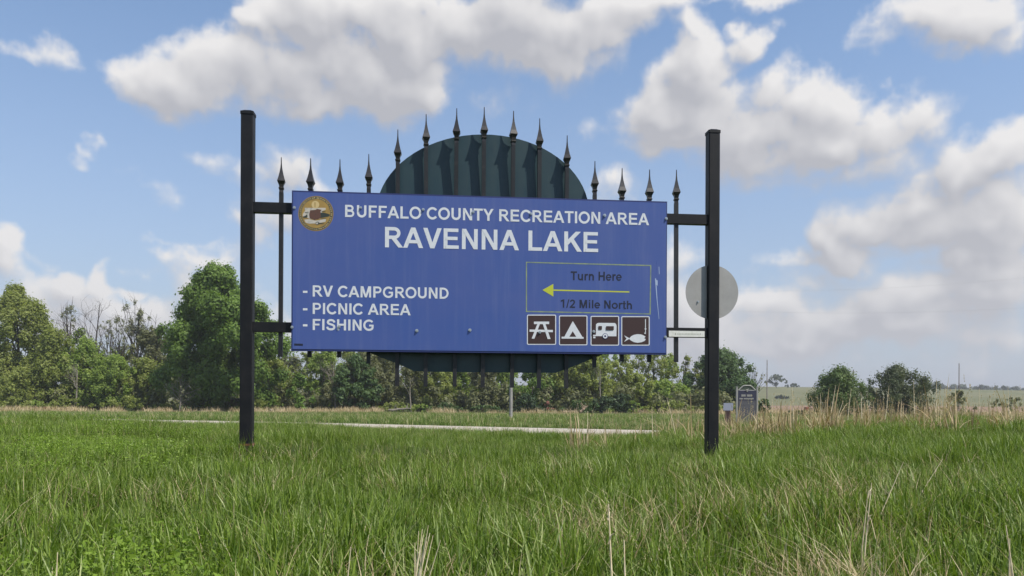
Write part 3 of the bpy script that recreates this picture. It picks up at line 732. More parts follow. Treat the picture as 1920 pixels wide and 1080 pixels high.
def twigs(b, p, d, ln, r, depth, rg):
    """a limb that forks again and again"""
    pts = [p]; rs = [r]; q = p
    for k in range(3):
        d = (d + Vector((rg.gauss(0, .16), rg.gauss(0, .16), rg.gauss(.04, .10)))).normalized(); q = q + d * ln / 3; pts.append(q); rs.append(r * (1 - .2 * (k + 1)))
    b.tube(pts, rs, 5 if depth > 1 else 3, cap=False)
    if depth <= 0 or r < .008: return
    for k in range(rg.choice((2, 3, 3))):
        f = rg.uniform(.35, 1); i = min(2, int(f * 3)); s = pts[i].lerp(pts[i + 1], f * 3 - i)
        a = rg.uniform(0, 6.28); o = d.orthogonal().normalized(); o = Matrix.Rotation(a, 3, d) @ o
        twigs(b, s, (d + o * rg.uniform(.45, .95)).normalized(), ln * rg.uniform(.5, .75), r * rg.uniform(.4, .6), depth - 1, rg)
SPEC = dict(
 cotton=dict(leaf='cotton', bark=BARK, K=120, pr=(.08, .18), per=480, size=0.19, crown=.06, shape=(.95, .8), limbs=12, flat=0.95),
 olive=dict(leaf='olive', bark=BARKD, K=105, pr=(.07, .17), per=420, size=0.17, crown=.10, shape=(1, .8), limbs=16, flat=1.35),
 green=dict(leaf='green', bark=BARK, K=80, pr=(.09, .20), per=420, size=0.16, crown=.04, shape=(1, .85), limbs=10, flat=1.2),
 dark=dict(leaf='dark', bark=BARKD, K=85, pr=(.10, .22), per=330, size=0.18, crown=.02, shape=(1, .9), limbs=8, flat=1.0),
 darkolive=dict(leaf='darkolive', bark=BARKD, K=95, pr=(.08, .18), per=400, size=0.16, crown=.03, shape=(1, .9), limbs=14, flat=1.25),
 cedar=dict(leaf='cedar', bark=BARKD, K=36, pr=(.18, .34), per=361, size=0.15, crown=0, shape=(1, .5), limbs=4),
 airy=dict(leaf='grey', bark=BARK, K=60, pr=(.05, .12), per=230, size=0.13, crown=.35, shape=(1, .9), limbs=26, flat=1.1),
 airygreen=dict(leaf='olive', bark=BARKD, K=80, pr=(.05, .13), per=330, size=0.14, crown=.25, shape=(1, .9), limbs=24, flat=1.1),
 bare=dict(leaf=None, bark=BARK, K=26, pr=(.05, .1), per=0, size=0.13, crown=.3, shape=(.9, 1), limbs=26),
 shrub=dict(leaf='green', bark=BARKD, K=30, pr=(.2, .36), per=323, size=0.13, crown=0, shape=(1, .7), limbs=6),
 far=dict(leaf='far', bark=BARKD, K=24, pr=(.2, .36), per=14, size=.9, crown=.1, shape=(1, .8), limbs=3),
 red=dict(leaf='red', bark=BARKD, K=24, pr=(.2, .34), per=228, size=0.13, crown=0, shape=(1, .5), limbs=10),
)
def tree(px, top, hw, D, kind, seed, label, cat='tree', name='tree', group=None, leaf=None, bark=None, trunk_r=None, rows=None, **kw):
    sp = dict(SPEC[kind]); sp.update(kw); rng = np.random.default_rng(seed); rp_ = random.Random(seed)
    X = (px - 960) / F * D; z0 = H(X, D)
    t_ = ray(px, top); zt = t_.z * D; Ht = zt - z0; R = hw / F * D
    root = thing(name, label, cat, (X, D, z0), 0, group)
    zc = Ht * sp['crown']; ch = Ht - zc
    # puff centres inside an uneven crown
    lob = rng.random(6) * 2 * np.pi; amp = rng.random(6) * sp.get('lob', .15)
    C, Rr = [], []
    while len(C) < sp['K']:
        t = rng.random() ** .85; a = rng.random() * 2 * np.pi
        prof = (math.sin(math.pi * min(1, (t * .86 + .10)) ** sp['shape'][1])) ** .6
        prof *= 1 + sum(amp[i] * math.sin((i + 1) * a + lob[i] + 3 * t) for i in range(6))
        r = R * prof * sp['shape'][0] * rng.random() ** .45
        pr = rng.uniform(*sp['pr']) * min(R * 1.15, ch * .62)
        rr_ = max(0, r - pr * .8); z = zc + pr * .6 + t * max(.05, (ch - pr * 1.5))
        C.append((rr_ * math.cos(a), rr_ * math.sin(a) * .8, z)); Rr.append(pr)
    C = np.array(C); Rr = np.array(Rr); fz = (Ht - zc) / ((C[:, 2] + Rr * .75).max() - zc); C[:, 2] = zc + (C[:, 2] - zc) * fz
    fx = R / max(1e-3, np.sort(np.abs(C[:, 0]) + Rr * .8)[-3]); C[:, 0] *= fx
    b = MB(); lean = rng.normal() * .04; tr = trunk_r or max(.05, Ht * .017)
    def axis(z):
        t = z / Ht; return Vector((lean * z + math.sin(t * 5 + seed) * R * .05, math.cos(t * 4 + seed) * R * .04, z))
    pts = [axis(-.2)] + [axis(Ht * q) for q in (.1, .25, .42, .6, .78 if sp['crown'] < .3 else .9)]
    b.tube(pts, [tr * 1.25, tr, tr * .85, tr * .65, tr * .42, tr * .15], 7)
    order = rng.permutation(sp['K'])[:sp['limbs']]
    for i in (order if kind != 'bare' else []):
        c = Vector(C[i]); za = max(Ht * .05, c.z * rng.uniform(.35, .7)); s = axis(za); mid = s.lerp(c, .5) + Vector((0, 0, -.05 * (c - s).length))
        mid += Vector(rng.normal(size=3)) * .06 * (c - s).length
        end = c + (c - mid) * (.35 if sp['leaf'] else .6)
        lr = tr * .36 * (1 - .5 * za / Ht)
        b.tube([s, mid, c, end], [lr, lr * .7, lr * .4, lr * .12], 4, cap=False)
        if kind in ('airy', 'airygreen') and rp_.random() < .5:
            twigs(b, mid, ((end - s).normalized() + Vector((0, 0, .3))).normalized(), R * rp_.uniform(.3, .5), lr * .35, 2, rp_)
    if kind in ('bare', 'airy', 'airygreen', 'olive'):
        nb = {'bare': 7, 'airy': 5, 'airygreen': 4, 'olive': 3}[kind]
        for k in range(nb):
            z = Ht * rp_.uniform(.35, .8); a_ = rp_.uniform(0, 6.28); sp_ = rp_.uniform(.25, .8)
            twigs(b, axis(z), Vector((math.cos(a_) * sp_, math.sin(a_) * sp_, 1)).normalized(), (Ht - z) * rp_.uniform(.45, .62), tr * .42 * (1.1 - z / Ht), 3, rp_)
    b.build('trunk', bark or sp['bark'], root)
    if sp['leaf']:
        V, Q, T = leaf_cloud(C, Rr, rng, sp['per'] * (1 if kind == 'far' else 1), sp['size'], sp.get('flat', .85))
        V[:, 2] = np.maximum(V[:, 2], .02)
        link('crown', raw_mesh('crown', V, Q, [LF[leaf or sp['leaf']]], T), root)
    return root

TREES = [
 # column, top row, half width, distance, kind, label
 (28, 537, 72, 124, 'olive', 'tall spreading olive green elm with forked dark limbs at the left end of the woods', dict(K=150, crown=.16)),
 (100, 618, 62, 118, 'olive', 'round olive crowned tree right of the tall spreading elm', {}),
 (172, 548, 34, 136, 'bare', 'bare dead tree with black upright limbs standing above the left woods', dict(bark=BARKD, crown=.45, trunk_r=.30, limbs=22)),
 (128, 572, 40, 139, 'airy', 'thin grey half leafed tree just left of the bare dead tree', {}),
 (205, 600, 34, 141, 'airy', 'thin pale grey tree just right of the bare dead tree', {}),
 (158, 636, 58, 119, 'green', 'bushy yellow green tree in front of the bare dead tree', {}),
 (215, 668, 48, 117, 'green', 'low bright green tree between two olive ones in the left woods', {}),
 (252, 562, 26, 134, 'airy', 'sparse tree with a tuft of leaves on top left of the big cottonwood', dict(K=26, crown=.62, pr=(.16, .3), bark=BARKD)),
 (228, 598, 30, 138, 'airy', 'leaning half bare tree beside the tufted sparse tree', dict(bark=BARKD)),
 (285, 612, 46, 131, 'darkolive', 'dull dark olive tree just behind the left edge of the big cottonwood', {}),
 (272, 672, 46, 118, 'olive', 'low olive tree left of the small pale trunked tree', {}),
 (408, 497, 124, 112, 'cotton', 'big bright green leafy cottonwood beside the left black post', dict(K=190, lob=.24, crown=.0)),
 (338, 700, 34, 108, 'airy', 'small grey tree with a bare pale trunk in front of the big cottonwood', dict(bark=BARKP, crown=.3, trunk_r=.12, K=46, per=60)),
 (140, 672, 26, 112, 'bare', 'bare pale limbed tree in front of the left woods', dict(bark=BARKP, crown=.3, trunk_r=.13)),
 (628, 668, 24, 114, 'bare', 'bare pale forked tree under the left half of the panel', dict(bark=BARKP, crown=.3, trunk_r=.13)),
 (770, 700, 22, 111, 'bare', 'small bare grey tree below the left part of the oval sheet', dict(bark=BARKP, crown=.3, trunk_r=.11)),
 (1128, 682, 24, 113, 'bare', 'bare pale stemmed tree under the right part of the panel', dict(bark=BARKP, crown=.3, trunk_r=.12)),
 (45, 690, 60, 116, 'green', 'low leafy green tree under the tall spreading elm', dict(leaf='olive')),
 (508, 668, 48, 119, 'olive', 'grey olive tree just right of the left black post', {}),
 (502, 700, 26, 113, 'darkolive', 'narrow brown twiggy tree low beside the left black post', dict(K=26)),
 (578, 655, 42, 122, 'airygreen', 'thin tree with a pale forked trunk under the left end of the blue panel', dict(bark=BARKP, K=50)),
 (562, 700, 26, 106, 'green', 'small bright green young tree standing alone at the edge of the tan grass', dict(K=34, leaf='cotton', size=.2, crown=.1, shape=(1, .7))),
 (610, 648, 40, 121, 'green', 'yellow green tree left of the wide dark tree', {}),
 (700, 655, 98, 118, 'darkolive', 'wide dark brownish olive tree under the blue panel', dict(K=170, limbs=26)),
 (668, 666, 44, 113, 'dark', 'dark green bushy tree at the left foot of the wide brownish tree', {}),
 (800, 666, 52, 120, 'olive', 'olive tree right of the wide brownish tree', {}),
 (850, 656, 50, 123, 'green', 'light yellow green tree under the middle of the oval sheet', {}),
 (905, 676, 42, 118, 'darkolive', 'dull dark tree left of the grey pole', {}),
 (942, 666, 38, 124, 'green', 'pale green tree directly behind the grey pole', {}),
 (1000, 670, 46, 120, 'green', 'bright green tree right of the grey pole', dict(leaf='cotton')),
 (1062, 658, 54, 121, 'olive', 'broad olive green tree behind the white post', {}),
 (1112, 666, 44, 118, 'olive', 'light olive tree with pale dead stems inside', dict(bark=BARKP)),
 (1152, 676, 50, 124, 'airygreen', 'feathery olive tree under the right end of the blue panel', dict(K=90)),
 (1185, 700, 46, 119, 'olive', 'low grey olive tree left of the open lace like tree', {}),
 (1192, 650, 20, 150, 'bare', 'thin bare stems rising against the sky under the right end of the panel', dict(K=14, limbs=12, crown=.4)),
 (1228, 655, 50, 134, 'airygreen', 'tall open lace like green tree with sky showing through', dict(K=100, crown=.25)),
 (1285, 668, 34, 136, 'airygreen', 'open half leafed tree left of the big round dark tree', dict(K=46, crown=.3)),
 (1245, 712, 52, 122, 'dark', 'dark green bushy tree at the foot of the lace like tree', dict(leaf='green')),
 (1352, 655, 72, 126, 'dark', 'big round dark green tree behind the right black post', dict(K=150, shape=(1, .8))),
 (1412, 688, 22, 138, 'airy', 'small half bare tree on the right flank of the big round dark tree', dict(bark=BARKD, K=30)),
 (1575, 690, 55, 92, 'darkolive', 'round dense green bush standing alone left of the taller twiggy bush', dict(K=150, lob=.18, leaf='bush', crown=0, per=420, size=.11, pr=(.12, .24))),
 (1685, 684, 68, 96, 'darkolive', 'wide greyish green twiggy bush right of the round dense bush', dict(K=190, lob=.2, leaf='bush2', crown=0, per=300, size=.11, shape=(1, .8), pr=(.10, .2))),
 (1797, 732, 22, 110, 'darkolive', 'small brown twiggy bush at the foot of the far right pole', dict(K=30, crown=0)),
 (1895, 744, 30, 125, 'darkolive', 'low brown bush at the right end of the stubble field', dict(K=30, crown=0)),
 (1762, 765, 40, 100, 'darkolive', 'low dark scrub between the twiggy bush and the far right pole', dict(K=30, crown=0)),
 (1487, 768, 26, 96, 'darkolive', 'low dark scrub at the near edge of the stubble field', dict(K=24, crown=0)),
 (1430, 748, 22, 90, 'dark', 'small dark bush just right of the historical marker', dict(K=26, crown=0)),
 (1455, 702, 18, 620, 'far', 'lone round tree on the hill line beside the thin pole', dict(per=5)),
 (1487, 719, 13, 640, 'far', 'smallest tree top peeping over the hill line', dict(per=6)),
 (1463, 742, 11, 430, 'far', 'pair of small round bushes on the pasture slope', dict(per=8)),
]
for i, (px, top, hw, D, kind, label, kw) in enumerate(TREES):
    is_b = 'bush' in label or 'scrub' in label
    tree(px, top, hw, D, kind, 100 + i, label, 'bush' if is_b else 'tree', 'bush' if is_b else 'tree', **kw)
# undergrowth along the foot of the woods
rg = random.Random(8)
UND = [(20, 745), (70, 752), (118, 742), (150, 765), (205, 768), (238, 742), (300, 755), (372, 758), (440, 748), (482, 745), (640, 765), (745, 748), (785, 758), (835, 757), (868, 766), (905, 758), (935, 766),
       (1030, 766), (1085, 752), (1170, 748), (1210, 760), (1262, 752), (1300, 758), (1335, 752), (1385, 760)]
for i, (px, top) in enumerate(UND):
    tree(px, top + rg.uniform(-4, 4), rg.uniform(26, 40), rg.uniform(108, 114), 'shrub', 300 + i, 'leafy undergrowth bush at the foot of the woods, %s from the left' % nth(i), 'bush', 'bush', group='undergrowth bushes at the foot of the woods', leaf=rg.choice(['olive', 'green', 'dark', 'olive', 'darkolive']))
tree(985, 738, 34, 110, 'cedar', 401, 'dark dense cedar bush just right of the grey pole', 'bush', 'bush')
tree(1130, 742, 30, 110, 'cedar', 402, 'dark dense cedar bush right of the tree with pale dead stems', 'bush', 'bush')
tree(1165, 738, 26, 113, 'cedar', 403, 'blackish cedar bush nearest the lace like tree', 'bush', 'bush')
tree(1027, 752, 9, 107, 'red', 404, 'narrow rust red dead bush left of the white post', 'bush', 'bush', K=14)
tree(88, 762, 34, 108, 'red', 405, 'low dark red brush heap in the tan grass at the far left', 'bush', 'bush', per=60)
tree(200, 735, 26, 121, 'cedar', 406, 'black green bush added to stand in for a dark shaded gap in the left woods', 'bush', 'bush')  # dark foliage added where the woods show only a black green shaded gap
# a second rank of trees fills the depth of the woods
for i in range(30):
    px = 5 + i * 45 + rg.uniform(-14, 14); top = 640 + 22 * math.sin(i * 1.7) + rg.uniform(-12, 12)
    if px > 560: top += 26
    if px > 1200: top += 20
    tree(px, top, rg.uniform(40, 56), rg.uniform(138, 152), 'olive', 500 + i, 'dull tree in the back rank of the woods, %s from the left' % nth(i), 'tree', 'tree', group='back rank of the woods', leaf=rg.choice(['olive', 'green', 'darkolive']), K=44, per=130, size=.24, crown=.02, limbs=4)
# dark strip of wood along the far hill
def far_wood():
    rng = np.random.default_rng(5); C, R_ = [], []
    for k in range(150):
        px = 1728 + 290 * (k + rng.random()) / 150; D = 800; X = (px - 960) / F * D; r = rng.uniform(2, 3.6)
        C.append((X, D + rng.uniform(-10, 10), height(X, D) + rng.uniform(.5, 5.0) * (1.2 - .5 * k / 150))); R_.append(r * .8)
    V, Q, T = leaf_cloud(np.array(C), np.array(R_), rng, 14, 1.0, .9)
    o = link('far_wood', raw_mesh('far_wood', V, Q, [LF['far']], T))
    tag(o, 'dark strip of distant wood along the hill line at the right', 'wood', kind='stuff')
far_wood()
def brush(name, label, seed, n, xr, yr, zr, rr, leaf, per, size):
    rng = np.random.default_rng(seed); C, R_ = [], []
    for k in range(n):
        D = rng.uniform(*yr); px = rng.uniform(*xr); X = (px - 960) / F * D
        C.append((X, D, height(X, D) + rng.uniform(*zr))); R_.append(rng.uniform(*rr))
    V, Q, T = leaf_cloud(np.array(C), np.array(R_), rng, per, size, .9)
    V[:, 2] = np.maximum(V[:, 2], height(V[:, 0], V[:, 1]))
    tag(link(name, raw_mesh(name, V, Q, [LF[leaf]], T)), label, 'undergrowth', kind='stuff')
brush('undergrowth', 'tangled dark undergrowth inside the woods', 9, 340, (-60, 1420), (116, 130), (.3, 3.2), (.8, 1.7), 'darkolive', 90, .24)

# ------------------------------------------------------------------ grass
GR = leafmat('grass_blade', (.024, .055, .004), (.088, .158, .011), (.225, .310, .048), .36, .30, .45, spec=.4)
GY = leafmat('pale_grass_blade', (.10, .155, .035), (.205, .275, .070), (.39, .43, .18), .30, .25, .45, spec=.4)
DRY = leafmat('dry_grass_blade', (.22, .15, .08), (.40, .30, .175), (.60, .50, .33), .22, .3, .6)
WEED = leafmat('weed_leaf', (.060, .120, .012), (.120, .205, .020), (.200, .300, .040), .35, .3, .5)
def blades(rng, n, radius, h, w, lean, droop, segs=4, wprof=.6, tint=(.25, .2), tipl=.35):
    a = rng.random(n) * 2 * np.pi; r = radius * np.sqrt(rng.random(n)); bx, by = r * np.cos(a), r * np.sin(a)
    hh = rng.uniform(h[0], h[1], n); ww = rng.uniform(w[0], w[1], n) / 2; la = rng.random(n) * 2 * np.pi
    ln = np.abs(rng.normal(size=n)) * lean; dr = np.abs(rng.normal(size=n)) * droop; fa = la + np.pi / 2 + rng.normal(size=n) * .5
    tt = np.clip(tint[0] + tint[1] * rng.normal(size=n), 0, 1)
    V = np.zeros((n, segs + 1, 2, 3), np.float32); T = np.zeros((n, segs + 1, 2), np.float32)
    for s in range(segs + 1):
        t = s / segs; off = hh * (ln * t + dr * t ** 2.6 * 1.3); z = hh * (t - .5 * dr * t ** 3)
        cx = bx + np.cos(la) * off; cy = by + np.sin(la) * off
        wd = ww * (max(0.0, 1 - t) ** wprof + .04)
        V[:, s, 0] = np.stack([cx - np.cos(fa) * wd, cy - np.sin(fa) * wd, z], 1); V[:, s, 1] = np.stack([cx + np.cos(fa) * wd, cy + np.sin(fa) * wd, z], 1)
        T[:, s] = np.clip(tt + tipl * (t - .4), 0, 1)[:, None]
    base = (np.arange(n) * (segs + 1) * 2)[:, None] + (np.arange(segs) * 2)[None, :]; base = base.ravel()
    Q = np.stack([base, base + 1, base + 3, base + 2], 1)
    return V.reshape(-1, 3), Q, T.ravel()
def panicle(rng, stalks, h, spread, m, size, tint=.7):
    """seed heads: little faces round the top of thin stalks"""
    P, Tt = [], []
    for k in range(stalks):
        a = rng.random() * 6.28; r = spread * rng.random() ** .5; hh = rng.uniform(*h); l = rng.normal() * .12; la = rng.random() * 6.28
        top = np.array([r * math.cos(a) + math.cos(la) * l * hh, r * math.sin(a) + math.sin(la) * l * hh, hh])
        for q in range(m):
            t = rng.random(); c = top + np.array([rng.normal() * size * .8 * t, rng.normal() * size * .8 * t, -t * size * 9]); d = np.array([rng.normal() * .3, rng.normal() * .3, 1.0]); d /= np.linalg.norm(d)
            s = np.cross(d, rng.normal(size=3)); s /= np.linalg.norm(s); P.append(np.stack([c - d * size, c + s * size * .4, c + d * size, c - s * size * .4])); Tt += [tint] * 4
    P = np.array(P).reshape(-1, 3); return P, np.arange(len(P)).reshape(-1, 4), np.array(Tt)
def merge(parts):
    """parts: (V,Q,T,material index)"""
    o = 0; Vs, Qs, Ts, Ms = [], [], [], []
    for V, Q, T, mi in parts:
        Vs.append(V); Qs.append(Q + o); Ts.append(T); Ms.append(np.full(len(Q), mi)); o += len(V)
    return np.concatenate(Vs), np.concatenate(Qs), np.concatenate(Ts), np.concatenate(Ms)
def tufts(name, makers, seed0):
    c = bpy.data.collections.new(name)
    for i, mk in enumerate(makers):
        V, Q, T, Mi = merge(mk(np.random.default_rng(seed0 + i)))
        me = raw_mesh(name, V, Q, [GR, GY, DRY, WEED], T); me.polygons.foreach_set('material_index', Mi.astype(np.int32))
        o = bpy.data.objects.new(name if i == 0 else "%s.%03d" % (name, i), me); c.objects.link(o)
    return c
def mixed(n=56, h=(.10, .26), dry=2, pale=10, rad_=.10):
    def f(rng):
        return [(*blades(rng, n, rad_, h, (.0042, .0085), .13, .24, 5, .42, (.34, .30), .75), 0), (*blades(rng, pale, rad_, (h[0] * .9, h[1] * 1.05), (.0040, .0080), .18, .50, 5, .45, (.45, .30), .5), 1), (*blades(rng, dry, rad_, (h[0], h[1]), (.0012, .0028), .3, .3, 4, .4, (.4, .3)), 2)]
    return f
def thatch(rng):
    return [(*blades(rng, 26, .11, (.10, .22), (.0032, .0055), .25, .45, 5, .5, (.35, .25)), 0), (*blades(rng, 54, .12, (.14, .31), (.0014, .0030), .40, .40, 4, .4, (.50, .3), .2), 2)]
def weedy(rng):
    out = [(*blades(rng, 16, .09, (.12, .22), (.003, .005), .3, .3, 4, .5, (.3, .2)), 0)]
    n = 420; c = np.stack([rng.normal(size=n) * .065, rng.normal(size=n) * .065, rng.uniform(.05, .25, n)], 1)
    nr = rng.normal(size=(n, 3)) * .6; nr[:, 2] += 1; nr /= np.linalg.norm(nr, axis=1)[:, None]
    t = np.cross(nr, rng.normal(size=(n, 3))); t /= np.linalg.norm(t, axis=1)[:, None]; b_ = np.cross(nr, t); s = rng.uniform(.0035, .0085, n)[:, None]
    V = np.stack([c + t * s * 1.3, c + b_ * s * .6, c - t * s * 1.3, c - b_ * s * .6], 1).reshape(-1, 3)
    out.append((V, np.arange(4 * n).reshape(-1, 4), np.repeat(np.clip(.25 + c[:, 2] * 2.6 + rng.normal(size=n) * .15, 0, 1), 4), 3)); return out
def seedy(rng):
    P = panicle(rng, 3, (.26, .36), .09, 12, .0035)
    return [(*blades(rng, 30, .10, (.15, .30), (.0035, .0055), .22, .3, 5, .5, (.4, .2)), 0), (*blades(rng, 5, .09, (.26, .36), (.0012, .0020), .10, .06, 4, .3, (.6, .2)), 1), (*P, 1)]
def reeds(hmin, hmax, n=16):
    def f(rng):
        P = panicle(rng, 3, (hmin, hmax), .12, 7, .010, .7)
        return [(*blades(rng, n * 2 // 3, .09, (hmin * .55, hmax), (.010, .019), .08, .08, 5, .35, (.78, .25), .1), 2), (*blades(rng, n // 2, .12, (hmin * .4, hmax * .7), (.009, .018), .22, .45, 5, .5, (.45, .25), .1), 2), (*blades(rng, 14, .16, (.15, .32), (.004, .007), .2, .3, 5, .5, (.4, .2)), 0), (*P, 2)]
    return f
def low(rng):
    return [(*blades(rng, 46, .28, (.10, .24), (.008, .014), .3, .3, 3, .5, (.35, .2)), 0), (*blades(rng, 10, .28, (.12, .28), (.006, .012), .3, .3, 3, .5, (.5, .3)), 1), (*blades(rng, 4, .28, (.14, .32), (.005, .009), .3, .2, 3, .5, (.5, .3)), 2)]
def tanlow(rng):
    return [(*blades(rng, 60, .9, (.3, .85), (.03, .07), .25, .3, 3, .5, (.65, .25), .1), 2)]
KINDS_ = [mixed(), mixed(60, (.12, .27), 1, 7), mixed(54, (.09, .23), 4, 14), mixed(58, (.13, .28), 1, 8), mixed(46, (.10, .25), 10, 8), thatch, weedy, seedy, reeds(.45, .72), reeds(.55, .95, 12), low, tanlow]
TUFTS = tufts('grass_tuft', KINDS_, 40)

def scatter(name, label, cat, P, ix, sc, rot, tilt=None):
    n = len(P); me = bpy.data.meshes.new(name); me.vertices.add(n); me.vertices.foreach_set('co', np.ascontiguousarray(P, np.float32).ravel())
    for nm, ty, arr in (('tuft_kind', 'INT', ix), ('tuft_size', 'FLOAT', sc), ('turn', 'FLOAT', rot)):
        a = me.attributes.new(nm, ty, 'POINT'); a.data.foreach_set('value', np.ascontiguousarray(arr, np.int32 if ty == 'INT' else np.float32))
    me.update(); o = link(name, me); tag(o, label, cat, kind='stuff')
    g = bpy.data.node_groups.new(name, 'GeometryNodeTree')
    g.interface.new_socket('Geometry', in_out='INPUT', socket_type='NodeSocketGeometry'); g.interface.new_socket('Geometry', in_out='OUTPUT', socket_type='NodeSocketGeometry')
    gi = g.nodes.new('NodeGroupInput'); go = g.nodes.new('NodeGroupOutput'); ins = g.nodes.new('GeometryNodeInstanceOnPoints'); ci = g.nodes.new('GeometryNodeCollectionInfo')
    ci.inputs['Collection'].default_value = TUFTS; ci.inputs['Separate Children'].default_value = True; ci.inputs['Reset Children'].default_value = True
    def na(nm, ty):
        q = g.nodes.new('GeometryNodeInputNamedAttribute'); q.data_type = ty; q.inputs[0].default_value = nm; return q.outputs[0]
    cx = g.nodes.new('ShaderNodeCombineXYZ'); k = g.links.new
    k(gi.outputs[0], ins.inputs['Points']); k(ci.outputs[0], ins.inputs['Instance']); ins.inputs['Pick Instance'].default_value = True
    k(na('tuft_kind', 'INT'), ins.inputs['Instance Index']); k(na('turn', 'FLOAT'), cx.inputs[2]); k(cx.outputs[0], ins.inputs['Rotation']); k(na('tuft_size', 'FLOAT'), ins.inputs['Scale'])
    k(ins.outputs[0], go.inputs[0]); md = o.modifiers.new('growth', 'NODES'); md.node_group = g
    return o
def pix(x, y, z): return 960 + F * x / y, HZ - F * z / y
def vn(x, y, s, seed):
    """cheap smooth noise 0..1"""
    r = np.random.default_rng(seed); v = 0
    for k in range(5):
        a = r.random() * 6.28; f = s * (1 + k * .7); v = v + np.sin(f * (x * math.cos(a) + y * math.sin(a)) + r.random() * 6.28) / (1 + k * .5)
    return .5 + v / 5
rng = np.random.default_rng(77)
def field_points(n, y0, y1, marg=1.0, p=1.0):
    # uniform over the ground inside the widening wedge the lens sees, with a margin
    u = rng.random(n * 2); y = y0 + (y1 - y0) * u ** p; x = (rng.random(n * 2) * 2 - 1) * (.66 * y1 + marg)
    k = np.abs(x) < .66 * y + marg; return x[k][:n], y[k][:n]
x, y = field_points(27000, .85, 14.0, 1.0)
z = height(x, y); px, py = pix(x, y, z + .2); n = len(x)
ix = rng.choice([0, 1, 2, 3], n)
v1 = vn(x, y, 1.6, 1); v2 = vn(x, y, 4.2, 2)
dryp = .04 + .60 * np.exp(-((px - 1530) / 260) ** 2 - ((py - 960) / 85) ** 2) * np.clip(v2 * 2.4 - .5, .1, 1.2) + .12 * (px > 1750) * (py > 1000) + .10 * np.clip((py - 960) / 60, 0, 1) * (v2 > .6)
rr = rng.random(n)
ix = np.where(rr < dryp, 5, np.where(rr < dryp * 2, 4, ix))
ix = np.where((rng.random(n) < .10) & (ix < 4), 7, ix)
wd = np.exp(-((px - 40) / 75) ** 2 - ((py - 1000) / 35) ** 2) + np.exp(-((px - 240) / 95) ** 2 - ((py - 1045) / 38) ** 2) + .5 * np.exp(-((px - 150) / 220) ** 2 - ((py - 830) / 30) ** 2)
ix = np.where(rng.random(n) < wd * .55, 6, ix)
sc = .84 + .38 * vn(x, y, 2.3, 3) + rng.normal(size=n) * .10
sc *= np.where(px < 420, .92, 1) * (1 - .15 * np.exp(-((px - 900) / 420) ** 2) * (y > 6)) * (1 + .7 * (vn(x, y, 1.9, 12) - .5) * (y > 5.5))
sc *= .78
for uu in (uL, uR):      # grass left standing round the post feet
    fx, fy = org.x + uvec.x * uu, org.y + uvec.y * uu; sc *= 1 + .38 * np.exp(-((x - fx) ** 2 + (y - fy + .1) ** 2) / .11)
scatter('tall_grass', 'tall green roadside grass with dry blades mixed in around the sign posts', 'grass', np.stack([x, y, z - .01], 1), ix, sc, rng.random(n) * 6.28)
# dry reeds behind the right half of the sign
x, y = field_points(5200, 7.2, 15.0, .5)
z = height(x, y); px, py = pix(x, y, z)
dn = (np.clip((px - 1060) / 420, 0, 1) ** 1.3 + .16 * (px > 1075)) * np.clip(vn(x, y, 3.1, 5) * 3.4 - 1.25, .05, 1)
k = rng.random(len(x)) < dn * .36
x, y, z = x[k], y[k], z[k]; n = len(x)
ix = np.where(rng.random(n) < .22, 9, 8)
scatter('dry_reeds', 'tan dry tall grass stalks standing behind the green grass at the right', 'dry grass', np.stack([x, y, z - .01], 1), ix, rng.uniform(.50, .95, n), rng.random(n) * 6.28)
# lower grass running down to the road and on to the woods
x, y = field_points(16000, 13.5, 47, 2, .8)
rcx = np.array(rc); yr = np.interp(x, rcx[:, 0], rcx[:, 1]); slope = .5
k = (np.abs(y - yr) * math.cos(math.atan(slope)) > 4.2); x, y = x[k], y[k]; n = len(x)
scatter('verge_grass', 'rough green grass between the sign and the gravel road', 'grass', np.stack([x, y, height(x, y) - .01], 1), np.full(n, 10), rng.uniform(.7, 1.25, n) * (1 + .75 * np.clip((vn(x, y, .8, 21) - .60) * 6, 0, 1) * (y > 22)), rng.random(n) * 6.28)
x, y = field_points(1500, 96, 112, 2)
px, _ = pix(x, y, 0); k = rng.random(len(x)) < np.where(px < 150, .9, np.where(px < 440, .30, np.where(px < 710, .95, np.where(px < 1250, .10, .5)))) * np.clip(vn(x, y, .45, 8) * 3 - .8, .05, 1) * np.clip((y - 95) / 5, 0, 1)
x, y = x[k], y[k]; n = len(x)
scatter('tan_grass', 'band of dry tan grass along the foot of the woods', 'dry grass', np.stack([x, y, height(x, y)], 1), np.full(n, 11), rng.uniform(.8, 1.3, n), rng.random(n) * 6.28)

x, y = field_points(9000, 44, 100, 2)
k = (y - np.interp(x, rcx[:, 0], rcx[:, 1])) * math.cos(math.atan(.5)) > 4.4; x, y = x[k], y[k]; n = len(x)
scatter('meadow_grass', 'rough green grass between the gravel road and the woods', 'grass', np.stack([x, y, height(x, y) - .02], 1), np.full(n, 10), rng.uniform(.9, 2.1, n), rng.random(n) * 6.28)

